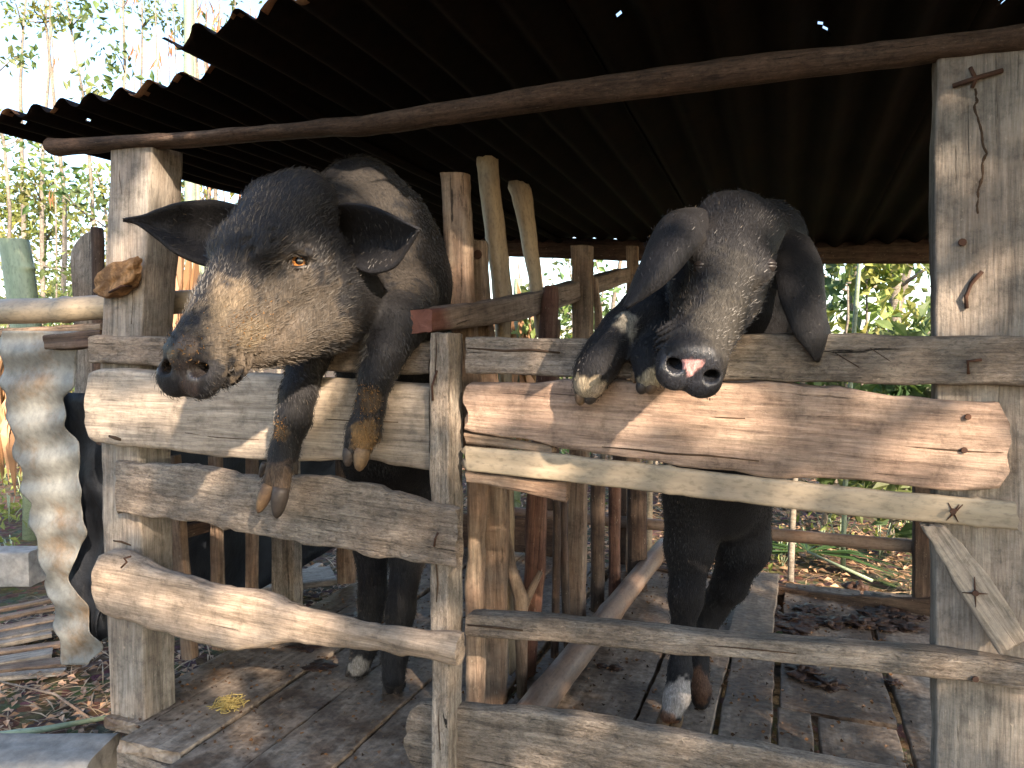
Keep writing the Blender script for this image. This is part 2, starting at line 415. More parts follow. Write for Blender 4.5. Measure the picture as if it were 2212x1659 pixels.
# left pen rails
l0 = H('rail', [(92, 722, 756), (150, 714, 756), (215, 712, 750)], .03, .04, W_DARK, fence, amp=.004, edge=.004, rag=.01)
l1 = H('rail', [(188, 726, 784), (350, 728, 790), (500, 730, 794), (700, 734, 800), (927, 738, 809)], -.036, .035, W_BARK, fence, amp=.005, edge=.004, rag=.008)
tag(l1, 'top rail with flaking grey bark under the left pig')
l2 = H('rail', [(181, 850, 925), (190, 806, 950), (230, 796, 960), (340, 800, 971), (480, 806, 990), (600, 812, 998), (750, 820, 994), (850, 828, 1008), (927, 832, 1018)], -.055, .054, W_PALE, fence, r=.012, amp=.0035, edge=.004)
tag(l2, 'broad pale rounded slab below the left top rail')
l3 = H('rail', [(247, 997, 1108), (420, 1006, 1130), (480, 1020, 1143), (600, 1034, 1162), (700, 1030, 1182), (800, 1052, 1200), (900, 1080, 1218), (984, 1102, 1226)], (-.04, -.105), .028, W_BARK, fence, amp=.005, edge=.008, rag=.014)
tag(l3, 'rough barky board third from the top of the left pen')
l4 = H('rail', [(197, 1230, 1285), (207, 1200, 1318), (240, 1196, 1338), (330, 1236, 1364), (450, 1272, 1396), (520, 1284, 1407), (560, 1290, 1405), (640, 1320, 1396), (760, 1350, 1410), (860, 1368, 1420), (985, 1378, 1444)], (-.075, -.125), [.04, .055, .055, .055, .05, .05, .05, .045, .04, .04, .04], W_LOG, fence, r=.016, amp=.005, edge=.007, rag=.008)
tag(l4, 'thick bleached log rail tapering to the right')
# right pen rails
r1 = H('rail', [(1003, 728, 808), (1300, 733, 814), (1420, 732, 816), (1650, 722, 822), (1800, 722, 826), (2040, 726, 830), (2300, 730, 833)], -.036, .035, W_GREY, fence, r=.005, amp=.003, edge=.003)
tag(r1, 'grey top rail under the right pig')
r2 = H('rail', [(1003, 829, 930), (1150, 827, 956), (1240, 822, 975), (1400, 824, 998), (1560, 825, 1016), (1700, 830, 1031), (1830, 838, 1036), (1900, 854, 1044), (2000, 858, 1055), (2100, 869, 1061), (2160, 868, 1061), (2180, 905, 1030)], -.045, .044, W_RED, fence, r=.007, amp=.0035, edge=.006, rag=.014)
tag(r2, 'widest reddish brown slab with a jagged right end')
r2b = H('rail', [(1003, 934, 960), (1080, 942, 968), (1190, 962, 985)], -.038, .02, W_BRN, fence, amp=.003, edge=.003, rag=.008)
tag(r2b, 'thin split strip between the reddish slab and the bamboo rail')
r3 = H('bamboo_rail', [(1003, 964, 1018), (1200, 980, 1040), (1430, 1006, 1066), (1445, 1004, 1070), (1460, 1010, 1070), (1700, 1040, 1100), (1900, 1060, 1122), (2100, 1077, 1138), (2112, 1074, 1142), (2124, 1079, 1140), (2196, 1086, 1147)], -.052, .013, B_DRY, fence, kind='box', r=.005, amp=.0012, edge=.0015, rag=.012, freq=5)
tag(r3, 'long pale split bamboo rail')
r3b = H('rail', [(1003, 1016, 1046), (1110, 1028, 1062), (1222, 1042, 1084)], -.04, .035, W_BRN, fence, amp=.004, edge=.004)
tag(r3b, 'short brown rail stub beside the middle post')
r4 = H('rail', [(1003, 1330, 1375), (1180, 1337, 1388), (1430, 1362, 1413), (1600, 1380, 1425), (1800, 1395, 1446), (2020, 1412, 1468), (2300, 1448, 1506)], -.036, .045, W_BARK, fence, r=.008, amp=.003, edge=.002)
tag(r4, 'narrow grey rail low across the right pen')
r5 = H('rail', [(872, 1560, 1620), (885, 1535, 1652), (905, 1520, 1668), (1003, 1530, 1690), (1200, 1547, 1730), (1400, 1576, 1770), (1600, 1611, 1815), (1800, 1652, 1860), (2300, 1740, 1960)], -.036, .035, W_BARK, fence, amp=.003, edge=.004, rag=.012)
tag(r5, 'broad grey bottom board of the right pen')
nail(2058, 1104, -.062, r3); nail(2090, 900, -.045, r2); nail(2082, 972, -.045, r2); nail(2106, 1465, -.036, r4)
nail(0, 0, -.036, r1, [(2092, 808), (2090, 780), (2120, 777)])
nail(0, 0, -.078, post_m, [(935, 865), (933, 835), (944, 800)], .003)
nail(0, 0, 0, post_r, [(2088, 666), (2087, 640), (2098, 612), (2122, 586)], .0042)
nail(2078, 524, -.004, post_r, None, .0042)
nail(0, 0, 0, post_r, [(2058, 186), (2110, 168), (2166, 152)], .0048)
nail(0, 0, 0, post_r, [(2096, 146), (2108, 170), (2100, 190)], .004)
def fine(pts, k=6):
    out = []
    for i in range(len(pts)-1):
        for q in range(k): t = q/k; out.append((pts[i][0]*(1-t)+pts[i+1][0]*t+2.5*mn.noise(Vector((i+t, 3.3, 1))*1.9), pts[i][1]*(1-t)+pts[i+1][1]*t))
    return out+[pts[-1]]
for cp in ([(2106, 192), (2110, 215), (2104, 232), (2114, 262), (2120, 290), (2124, 318), (2130, 332), (2122, 352), (2122, 385), (2113, 410), (2110, 438), (2112, 462)],):
    cp = fine(cp); tube('crack', [P(a, b, .0015) for a, b in cp], [.0026+.0016*mn.noise(Vector((k*.35, 5, 5))) for k in range(len(cp))], M_CRACK, post_r, 6)
nail(0, 0, -.1, l4, [(262, 1226), (274, 1214), (268, 1206), (282, 1202)], .003)
nail(0, 0, -.105, l3, [(938, 1180), (940, 1164), (946, 1150)], .003)
def crack(parent, pts, Y, wd=.0022):
    n = len(pts); return tube('crack', [P(a, b, Y+.0004) for a, b in pts], [wd*(.3+.7*math.sin(math.pi*(i+.4)/n)) for i in range(n)], M_CRACK, parent, 6)
crack(r2, [(1300, 965), (1380, 972), (1440, 980), (1530, 984), (1640, 996)], -.045); crack(r2, [(1500, 898), (1560, 902), (1610, 904)], -.045, .0015); crack(r2, [(1900, 960), (2000, 968), (2090, 975), (2170, 978)], -.045)
crack(r1, [(1010, 752), (1090, 758), (1150, 756), (1210, 762)], -.036, .003); crack(r1, [(1800, 760), (1850, 790), (1880, 812)], -.036, .0012); crack(r1, [(1880, 752), (1930, 785), (1950, 805)], -.036, .001)
crack(l2, [(236, 942), (250, 946), (262, 950)], -.055, .005); crack(l2, [(700, 905), (780, 910), (860, 912)], -.055, .0014); crack(l2, [(400, 935), (470, 945), (560, 950)], -.055, .0014)
crack(post_m, [(942, 720), (943, 760), (941, 800), (944, 830)], -.078, .0018); crack(post_m, [(944, 1150), (941, 1200), (946, 1260), (943, 1300)], -.078, .0022); crack(post_m, [(950, 1500), (947, 1560), (951, 1620)], -.078, .0016)
crack(r4, [(1010, 1350), (1080, 1356), (1130, 1362)], -.036, .0028); crack(r4, [(1500, 1392), (1600, 1400), (1720, 1412)], -.036, .0014)
crack(post_l, [(262, 340), (258, 380), (264, 420)], 0, .0015); crack(post_l, [(285, 600), (288, 650), (284, 700)], 0, .0015); crack(post_l, [(245, 1168), (262, 1170), (284, 1178)], 0, .003)
# drawn cross cuts on the bamboo and the diagonal board
def scratch(a, b, Y, parent, wd=.003):
    A = P(*a, Y); B = P(*b, Y); return tube('scratch_mark', [A, A.lerp(B, .5), B], [wd*.4, wd, wd*.3], M_NAIL, parent, 5)
# diagonal loose board
db = loft('diagonal_board', [(P(1988, 1134, -.052), P(2032, 1130, -.052)), (P(2078, 1280, -.052), P(2138, 1245, -.052)), (P(2160, 1411, -.052), P(2220, 1377, -.052))], .03, W_PALE, None, amp=.002, edge=.005, rag=.01, r=.004)
tag(db, 'grey board nailed slanting across the foot of the wide right post', 'board')
nail(2106, 1280, -.054, db)
for a, b in (((2105, 1246), (2108, 1312)), ((2078, 1280), (2134, 1283))): scratch(a, b, -.0535, db, .0018)
for a, b in (((2048, 1086), (2070, 1128)), ((2080, 1090), (2044, 1124)), ((2072, 1090), (2050, 1118))): scratch(a, b, -.0535, r3, .0018)

# things on the left post and beside it
def rot_chip():
    c = P(243, 598, -.04); V = []; Fc = []
    a = P(196, 632, -.02); b = P(292, 560, -.05)
    st = [(P(197, 622, -.02), P(212, 642, -.02)), (P(212, 590, -.035), P(240, 640, -.035)), (P(245, 566, -.045), P(268, 622, -.045)), (P(288, 556, -.045), P(290, 590, -.045))]
    o = loft('bark_chunk', st, [.02, .035, .04, .02], M_ROT, None, amp=.006, freq=22, edge=.004, rag=.012, step=.005, r=.008)
    tag(o, 'crumbling orange chunk of rotten wood nailed to the left post', 'wood chunk')
    tube('nail', [P(236, 632, -.055), P(262, 618, -.06), P(283, 618, -.03)], .003, M_NAIL, o, 6)
rot_chip()

# ------------------------------------------------------------------ roof
roof = empty('pen_roof', (0, 1.2, 1.84), 'low rusty corrugated iron roof on a rough log beam over the pigs', 'roof')
bm = H('roof_beam', [(90, 292, 332), (180, 290, 322), (290, 283, 312), (400, 279, 305), (600, 260, 289), (800, 238, 278), (950, 210, 254), (1100, 184, 233), (1300, 150, 206), (1600, 110, 172), (1900, 78, 132), (2100, 52, 104), (2420, 14, 78)], -.03, .07, W_BEAM, roof, kind='round', amp=.003, edge=.003, step=.03)
def roofz(x, y):
    u = (x+1.33)/3.6; v = y/2.55
    zf = 1.803; zb = 1.855+(1.68-1.855)*min(1, max(0, (x+1.05)/1.9)); return zf*(1-v)+zb*v
def rsheet(x0, x1, y0, y1, dz, ragged=.0, lift=0, holes=(), wl=.114, wa=.0165):
    nu = int((x1-x0)/wl*12); nv = 200
    sd_ = random.uniform(0, 50)
    def fn(u, v):
        x = x0+(x1-x0)*u; yy0 = y0(x)
        y = yy0+(y1-yy0)*v
        if v < 1e-6: y += ragged*(mn.noise(Vector((x*9, sd_, 0)))+.6*mn.noise(Vector((x*40, sd_, 2))))
        z = roofz(x, y)+wa*math.sin(2*math.pi*x/wl)+dz+lift*max(0, 1-v*6)*(u**3)
        z += .006*mn.noise(Vector((x*3, y*3, sd_)))
        return Vector((x, y, z))
    hs = set()
    for hx, hy in holes: hs.add((int((hx-x0)/(x1-x0)*nu), int((hy-y0(hx))/(y1-y0(hx))*nv)))
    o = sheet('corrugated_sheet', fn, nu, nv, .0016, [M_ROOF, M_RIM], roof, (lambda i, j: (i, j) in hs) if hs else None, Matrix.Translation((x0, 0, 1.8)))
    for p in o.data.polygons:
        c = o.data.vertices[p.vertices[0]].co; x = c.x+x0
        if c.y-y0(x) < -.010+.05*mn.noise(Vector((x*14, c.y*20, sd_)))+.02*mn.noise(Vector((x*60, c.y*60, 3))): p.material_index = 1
    return o
def hole(px, py):
    q = F(px, py, 1.815); return (q.x, q.y)
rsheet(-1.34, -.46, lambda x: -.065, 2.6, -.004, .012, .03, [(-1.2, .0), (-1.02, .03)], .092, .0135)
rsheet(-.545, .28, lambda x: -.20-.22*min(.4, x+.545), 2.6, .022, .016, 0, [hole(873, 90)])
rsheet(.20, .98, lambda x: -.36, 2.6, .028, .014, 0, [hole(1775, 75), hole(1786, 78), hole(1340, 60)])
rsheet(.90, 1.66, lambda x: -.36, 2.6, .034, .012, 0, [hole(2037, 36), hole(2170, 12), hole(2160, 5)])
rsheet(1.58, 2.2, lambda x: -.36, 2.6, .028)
loft('roof_beam', [(Vector((-1.2, 2.46, 1.875)), Vector((-1.2, 2.46, 1.765))), (Vector((.3, 2.46, 1.765)), Vector((.3, 2.46, 1.65))), (Vector((2.2, 2.46, 1.70)), Vector((2.2, 2.46, 1.57)))], .07, W_DARK, roof, kind='round', amp=.004, step=.05)
for x in (-1.18, 1.5):
    loft('roof_post', [(Vector((x-.04, 2.47, 1.7)), Vector((x+.04, 2.47, 1.7))), (Vector((x-.04, 2.47, 0)), Vector((x+.04, 2.47, 0)))], .07, W_DARK, roof, step=.08)

# ------------------------------------------------------------------ middle dividing fence
div = empty('dividing_fence', (0, .9, FZ), 'row of mismatched upright stakes between the two pigs', 'fence')
top = loft('top_beam', [(P(931, 668, -.08), P(933, 718, -.08)), (D(1160, 632, 2.05), D(1160, 682, 2.05)), (D(1362, 578, 3.05), D(1362, 610, 3.05))], .065, W_BRICK, div, r=.008, amp=.003, edge=.002, back=Vector((-1, 0, 0)), step=.03)
tag(top, 'squared beam with a red cut end laid along the stakes')
def stake(st, Y, T, m, label=None, **kw):
    o = U('stake', st, Y, T, m, div, **kw)
    if label: o['label'] = label
    return o
def floor_y(px, Y):  # picture row where the floor is met at depth plane Y
    lo, hi = 900., 1900.
    for _ in range(40):
        mid = (lo+hi)/2
        if P(px, mid, Y).z > FZ: lo = mid
        else: hi = mid
    return lo
stake([(368, 949, 1001), (500, 956, 1008), (660, 966, 1018), (1050, 1003, 1036), (1300, 1003, 1035), (floor_y(1015, .2), 1003, 1034)], .2, .05, W_BRN, 'tall weathered stake with a square top lit from the right', r=.012, amp=.004, edge=.004)
stake([(516, 1008, 1042), (640, 1012, 1050), (1050, 1036, 1086), (1300, 1036, 1086), (floor_y(1060, .32), 1037, 1086)], .32, .04, W_BRN, 'short stake with a big bolt head', r=.008, amp=.003, edge=.004)
nail(1033, 550, .318, div.children[-1], None, .0075)
s_ = stake([(338, 1021, 1066), (352, 1021, 1066), (640, 1056, 1098), (730, 1063, 1094), (1060, 1088, 1102), (1250, 1090, 1104), (1460, 1094, 1106)], .47, .035, B_TAN, 'tall split bamboo stake with a knuckle at its top', kind='half', amp=.002, edge=.003, rag=.012)
s_ = stake([(390, 1092, 1132), (402, 1090, 1138), (420, 1098, 1140), (630, 1140, 1166), (730, 1152, 1180)], .62, .035, B_TAN, 'leaning split bamboo stake with a swollen top', kind='half', amp=.002, edge=.003, rag=.01)
stake([(614, 1172, 1202), (640, 1166, 1206), (735, 1158, 1200), (900, 1150, 1190), (1075, 1132, 1178), (1240, 1128, 1172), (floor_y(1125, .56), 1108, 1152)], .56, .04, W_RDRK, 'reddish peeling trunk stake', kind='round', amp=.004)
tube('stake', [P(1093, 1040, .45), P(1095, 1150, .45), P(1103, 1225, .45), P(1125, 1290, .45), P(1128, floor_y(1128, .45), .45)], [.009, .009, .016, .020, .014], W_BRN, div)
tube('stake', [P(1168, 1235, .5), P(1140, 1290, .48), P(1120, 1340, .46)], [.008, .012, .015], W_BRN, div)
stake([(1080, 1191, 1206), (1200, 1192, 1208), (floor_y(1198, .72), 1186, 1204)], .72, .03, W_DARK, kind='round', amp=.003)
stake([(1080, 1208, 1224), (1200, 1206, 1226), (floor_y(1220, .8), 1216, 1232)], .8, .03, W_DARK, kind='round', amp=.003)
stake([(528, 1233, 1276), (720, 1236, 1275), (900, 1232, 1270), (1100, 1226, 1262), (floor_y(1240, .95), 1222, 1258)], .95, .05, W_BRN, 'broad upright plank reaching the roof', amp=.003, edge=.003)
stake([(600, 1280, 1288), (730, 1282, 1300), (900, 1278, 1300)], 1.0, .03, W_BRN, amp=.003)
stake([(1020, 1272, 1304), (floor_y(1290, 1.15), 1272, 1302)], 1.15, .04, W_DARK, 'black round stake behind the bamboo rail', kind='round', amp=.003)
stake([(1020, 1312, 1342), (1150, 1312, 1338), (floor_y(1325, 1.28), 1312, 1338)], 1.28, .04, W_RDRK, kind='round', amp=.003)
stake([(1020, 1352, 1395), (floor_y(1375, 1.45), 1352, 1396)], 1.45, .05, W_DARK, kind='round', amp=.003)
stake([(530, 1351, 1376), (700, 1353, 1378), (floor_y(1365, 1.68), 1352, 1384)], 1.68, .05, W_BRN, amp=.003)

# ------------------------------------------------------------------ back fence, left side fence
bf = empty('back_fence', (0, 1.78, FZ), 'low back rails and posts closing the rear of the pens', 'fence')
def W3(name, a, b, h, T, m, parent, **kw):     # rail between two world points, h tall
    up = Vector((0, 0, h/2)); return loft(name, [(a+up, a-up), (b+up, b-up)], T, m, parent, **kw)
XL, XR, YB = -.98, .93, 1.78
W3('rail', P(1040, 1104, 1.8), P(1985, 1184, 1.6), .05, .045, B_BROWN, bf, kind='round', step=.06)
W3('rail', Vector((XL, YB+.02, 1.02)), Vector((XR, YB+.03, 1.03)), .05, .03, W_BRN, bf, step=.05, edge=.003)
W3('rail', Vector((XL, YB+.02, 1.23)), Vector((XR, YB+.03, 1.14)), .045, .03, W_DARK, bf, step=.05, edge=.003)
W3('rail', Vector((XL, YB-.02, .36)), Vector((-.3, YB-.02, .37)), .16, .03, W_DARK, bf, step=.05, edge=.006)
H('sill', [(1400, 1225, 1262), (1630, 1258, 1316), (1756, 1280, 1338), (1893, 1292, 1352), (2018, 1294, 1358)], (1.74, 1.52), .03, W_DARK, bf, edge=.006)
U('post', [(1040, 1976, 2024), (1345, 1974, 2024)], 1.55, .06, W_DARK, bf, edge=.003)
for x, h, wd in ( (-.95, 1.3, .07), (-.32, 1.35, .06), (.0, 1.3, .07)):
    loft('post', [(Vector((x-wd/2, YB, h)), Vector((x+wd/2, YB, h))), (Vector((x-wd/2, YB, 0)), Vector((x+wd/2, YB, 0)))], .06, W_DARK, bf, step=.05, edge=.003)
lf = empty('left_side_fence', (XL, .8, FZ), 'thin stakes along the left side of the left pen', 'fence')
def lstake(px0, y0, px1, y1, wpx, m, T=.03, kind='box', X=-.965):
    a0, a1 = PX(px0-wpx/2, y0, X), PX(px0+wpx/2, y0, X); 
    Yc = PX(px1, y1, X).y; Yt = PX(px0, y0, X).y
    A, B = P(px0-wpx/2, y0, Yt), P(px0+wpx/2, y0, Yt); A2, B2 = P(px1-wpx/2, y1, Yc), P(px1+wpx/2, y1, Yc)
    return loft('stake', [(A, B), (A2, B2)], T, m, lf, kind=kind, amp=.002, edge=.002, step=.03)
lstake(362, 985, 402, 1425, 26, W_BRN); lstake(458, 985, 466, 1405, 20, W_BRN); lstake(538, 985, 537, 1392, 20, W_BRN)
lstake(606, 990, 612, 1345, 50, W_GREY, .05); lstake(738, 990, 742, 1262, 40, W_BRN, .05, 'round')
W3('rail', Vector((XL-.03, .05, .98)), Vector((XL-.03, YB, .98)), .05, .03, W_DARK, lf, back=Vector((-1, 0, 0)), step=.06)
W3('rail', Vector((XL-.03, .1, .66)), Vector((XL-.03, YB, .66)), .04, .03, W_DARK, lf, back=Vector((-1, 0, 0)), step=.06)

# ------------------------------------------------------------------ pen floor
fl = empty('pen_floor', (0, .8, 0), 'muddy plank floor of the raised pig pen', 'floor')
def board(x0, x1, y0, y1, z=FZ, th=.03, sk=0):
    st = [(Vector((x0, y0, z)), Vector((x1, y0, z)))]; n = 4
    for i in range(1, n+1):
        y = y0+(y1-y0)*i/n; st.append((Vector((x0+sk*i/n, y, z+random.uniform(-.002, .002))), Vector((x1+sk*i/n, y, z+random.uniform(-.002, .002)))))
    return loft('floor_board', st, th, W_FLOOR, fl, back=Vector((0, 0, -1)), amp=.002, edge=.004, rag=.006, step=.04, r=.004, spline=False)
# right pen: gaps traced along the row y = 1600
gx = [F(q, 1600).x for q in (1120, 1350, 1530, 1668, 1955, 2150)]
y_front = .0
board(gx[0]-.1, gx[1]-.004, .02, 1.78, FZ, .03, .02); board(gx[1]+.002, gx[2]-.004, .02, 1.78, FZ+.004, .03, .03)
board(gx[2]+.012, gx[3]-.008, .02, 1.25, FZ, .03, .012); board(gx[2]+.0, gx[3]-.01, 1.0, 1.78, FZ+.026, .025, .02)
ys = F(1750, 1540).y
xm = F(1762, 1600).x
board(gx[3]+.012, xm-.005, .0, ys, FZ, .03); board(xm+.01, gx[4]-.012, .0, ys-.02, FZ+.002, .03)
board(gx[3]+.016, gx[4]-.006, ys+.012, 1.76, FZ-.004, .03, .015); board(gx[4]+.01, gx[5]+.06, .3, 1.76, FZ, .03, .01); board(gx[4]+.02, gx[5]+.06, .0, .27, FZ-.02, .03)
# left pen
xs = [-.96, -.82, -.63, -.46, -.27, -.09, gx[0]-.11]
for i in range(6):
    board(xs[i]+.004, xs[i+1]-.003, [-.02, -.1, -.16, -.16, -.12, -.1][i], 1.78+random.uniform(-.03, .03), FZ+[0, .006, .001, .005, -.002, .003][i], .03, random.uniform(-.01, .02))
for y in (.02, .9, 1.72):
    W3('floor_joist', Vector((-.93, y+.02, FZ-.085)), Vector((1.1, y+.02, FZ-.085)), .09, .09, W_GREY, fl, step=.06, amp=.004)
W3('front_sill', Vector((F(222, 1600).x, -.07, FZ-.075)), Vector((-.30, -.16, FZ-.075)), .085, .05, W_GREY, fl, amp=.004, edge=.004, step=.03)
for x, y in ((-.95, .06), (0, .06), (.95, .06), (-.95, 1.6), (0, 1.6), (.95, 1.6)):
    loft('floor_leg', [(Vector((x-.05, y, FZ-.13)), Vector((x+.05, y, FZ-.13))), (Vector((x-.05, y, -.05)), Vector((x+.05, y, -.05)))], .1, W_DARK, fl, step=.06)

# loose pole on the floor
a = F(1150, 1575); b = F(1425, 1238)
pole_pts = [(a+Vector((0, 0, .045))).lerp(b+Vector((0, 0, .095)), t) for t in np.linspace(-.06, 1.05, 30)]
V, Fc = tube_data(pole_pts, [.040*(1-.12*t)+.0035*math.exp(-((t*5.2 % 1)-.5)**2*300) for t in np.linspace(0, 1, 30)], 20)
tag(put('floor_pole', V, Fc, B_BROWN, None, True, frame(pole_pts[0], pole_pts[-1])), 'thick brown bamboo pole lying slanted on the pen floor', 'pole')

# ------------------------------------------------------------------ left: hanging iron, bamboo pole, boards, stumps
def hang(u, v):
    # u across (left to right), v down
    row = [(715, 0, 172), (830, 5, 160), (864, 10, 140), (915, 20, 140), (962, 30, 172), (1048, 48, 172), (1100, 62, 178), (1152, 72, 187), (1200, 84, 165), (1250, 96, 148), (1313, 114, 190), (1365, 122, 195), (1400, 128, 222), (1436, 138, 190)]
    y = 715+(1436-715)*v
    for i in range(len(row)-1):
        if y <= row[i+1][0]+1e-6: break
    f = (y-row[i][0])/(row[i+1][0]-row[i][0]); f = f*f*(3-2*f); xl = row[i][1]*(1-f)+row[i+1][1]*f; xr = row[i][2]*(1-f)+row[i+1][2]*f
    xr += 7*mn.noise(Vector((v*22, 3, 1))); xl += 5*mn.noise(Vector((v*30, 8, 1)))
    wv = math.sin(v*2*math.pi*9.5+u*1.2+1.5*mn.noise(Vector((v*4, u*2, 0))))*.55
    x = xl+(xr-xl)*u
    if u < .15: x += 5*math.cos(v*60)*(1-u/.15)
    Y = .06+.10*v+.013*wv
    return P(x, y, Y)
tag(sheet('hanging_sheet', hang, 26, 130, .0018, M_SHEET, None, None, Matrix.Translation(P(100, 1000, .1))), 'rusty corrugated iron sheet hanging beside the left pen', 'iron sheet')
bp = [P(q, 672-(q > 215)*8+(6 if q < 0 else 0), .06 if q < 215 else .12) for q in (-60, 60, 132, 142, 152, 215)]
V, Fc = tube_data([P(-80, 674, .1), P(50, 672, .1), P(132, 670, .1), P(143, 669, .1), P(155, 668, .1), P(300, 658, .14), P(460, 648, .2), P(620, 640, .25)], [.036, .036, .034, .038, .034, .033, .030, .03], 18)
tag(put('bamboo_pole', V, Fc, B_DRY, None, True, frame(P(-80, 674, .1), P(620, 640, .25))), 'horizontal dry bamboo pole behind the left post', 'pole')
tag(H('bottom_slat', [(-60, 712, 730), (60, 706, 722), (215, 698, 712)], .09, .02, W_BRN, None, edge=.003), 'thin brown slat just under the horizontal bamboo pole', 'slat')
for nm, st, Y, m, lb in (('wood_stump', [(506, 178, 190), (540, 152, 198), (642, 158, 212)], .42, W_GREY, 'pale splintered upright plank left of the left post'),
                   ('wood_stump', [(486, 192, 204), (520, 190, 210), (645, 192, 212)], .36, W_DARK, 'dark narrow upright stump left of the left post')):
    pass
tag(U('upright_plank', [(500, 184, 196), (540, 153, 200), (600, 152, 206), (700, 158, 212), (960, 160, 214), (1380, 165, 214)], .55, .03, W_GREY, None, edge=.003, rag=.01), 'pale splintered plank standing left of the left post', 'plank')
tag(U('upright_stump', [(488, 190, 206), (520, 190, 211), (700, 192, 212), (960, 192, 214), (1380, 196, 216)], .46, .04, W_DARK, None, kind='round', edge=.003), 'dark narrow stump between the splintered plank and the left post', 'stump')
tag(U('green_bamboo', [(512, -22, 34), (572, -12, 46), (577, -15, 50), (582, -11, 47), (655, 0, 56), (716, 8, 64)], .32, .07, B_GREEN, None, kind='round', amp=.001), 'thick waxy green bamboo cut flat, at the left edge', 'bamboo')
def tarp(u, v):
    path = [P(134, 1000, .2), P(226, 1000, .2), Vector((-1.10, .36, 0)), Vector((-1.17, 1.0, 0)), Vector((-1.16, 1.5, 0))]  # front strip stands in for the shaded right side of the hanging sheet
    t = u*4; i = min(3, int(t)); q = path[i].lerp(path[i+1], t-i)
    x = q.x-.03*math.sin(u*17+v*3)-.04*mn.noise(Vector((u*12, v*5, 1))); y = q.y+.03*mn.noise(Vector((u*12, v*4, 7)))
    return Vector((x, y, 1.08-.74*v+.05*mn.noise(Vector((u*5, v*2, 6)))*(v > .9)))
tag(sheet('black_tarp', tarp, 60, 24, .002, M_TARP, None, None, Matrix.Translation((-1.16, .7, .7))), 'black plastic sheet hanging outside the left side stakes, front strip standing for the shaded side of the hanging iron', 'tarp')
def slab(name, a, b, wid, th, m, label, cat, z=None, **kw):
    d = (b-a); s = Vector((-d.y, d.x, 0)).normalized()*wid*.5
    kw.setdefault('edge', .004)
    o = loft(name, [(a-s, a+s), (b-s, b+s)], th, m, None, back=Vector((0, 0, -1)), amp=.003, step=.04, **kw); return tag(o, label, cat)
slab('stone_block', F(-60, 1612, .2), F(225, 1612, .2), .16, .2, M_STONE, 'grey stone block at the bottom left in front of the sill', 'stone', r=.02)
slab('concrete_block', F(-60, 1186, .18), F(80, 1186, .18), .14, .18, M_STONE, 'low concrete block behind the hanging iron sheet', 'block', r=.01)
pile = []
for i in range(9):
    x0, y0 = -40-random.randint(0, 60), 1330+i*17; x1, y1 = 120+random.randint(-10, 40), 1285+i*20
    slab('scrap_board', F(x0, y0, .10-i*.008), F(x1, y1, .10-i*.008), random.uniform(.03, .08), .018, random.choice((W_GREY, W_PALE, W_BRN)), 'old thin board in the scrap heap left of the pen', 'board', r=.003)['group'] = 'boards in the scrap heap'
slab('floor_plank', F(500, 1260, .12), F(720, 1236, .12), .24, .03, W_PALE, 'pale plank lying on the ground outside the left side stakes', 'plank')
slab('small_plank', F(640, 1246, .06), F(690, 1216, .06), .05, .02, W_PALE, 'narrow whitish plank on the straw behind the left pen', 'plank')
def stalk(name, pts, r, m, label):
    return tag(tube(name, pts, r, m, None, 8), label, 'stalk')
stalk('green_stalk', [F(-20, 1588, .12), F(90, 1576, .13), F(240, 1548, .13)], [.008, .009, .007], L_LIME and B_GREEN, 'green leaf stalk lying by the foot of the left post')
stalk('dry_twig', [F(-10, 1470, .08), F(120, 1500, .10), F(205, 1560, .12)], [.003, .004, .004], W_BRN, 'long brown twig lying across the debris at the left')

# ------------------------------------------------------------------ plants
def leaf(V, Fc, C, p, d, n, ln, wd, col, fold=.25):
    s = d.cross(n)
    if s.length < 1e-4: return
    s.normalize(); n = s.cross(d); b = len(V)
    V += [p, p+d*ln*.45+s*wd*.5+n*fold*wd, p+d*ln-n*ln*.12, p+d*ln*.45-s*wd*.5+n*fold*wd, p+d*ln*.5]
    Fc += [(b, b+4, b+1), (b+4, b+2, b+1), (b, b+3, b+4), (b+4, b+3, b+2)]
    C += [col]*5
def rv():
    return Vector(rng.normal(size=3)).normalized()
def crown_mesh(clumps, nleaf, ls, aspect=.5, droop=.3):
    V, Fc, C = [], [], []
    for (c, r) in clumps:
        k = random.uniform(.65, 1.35); warm = random.uniform(.8, 1.3)
        for _ in range(max(1, int(nleaf*r))):
            p = c+rv()*r*random.random()**.45
            d = (rv()+Vector((0, 0, -droop))).normalized(); l = ls*random.uniform(.6, 1.3); q = k*random.uniform(.75, 1.3)
            leaf(V, Fc, C, p, d, rv(), l, l*aspect, (q*warm, q, q*.9))
    return V, Fc, C
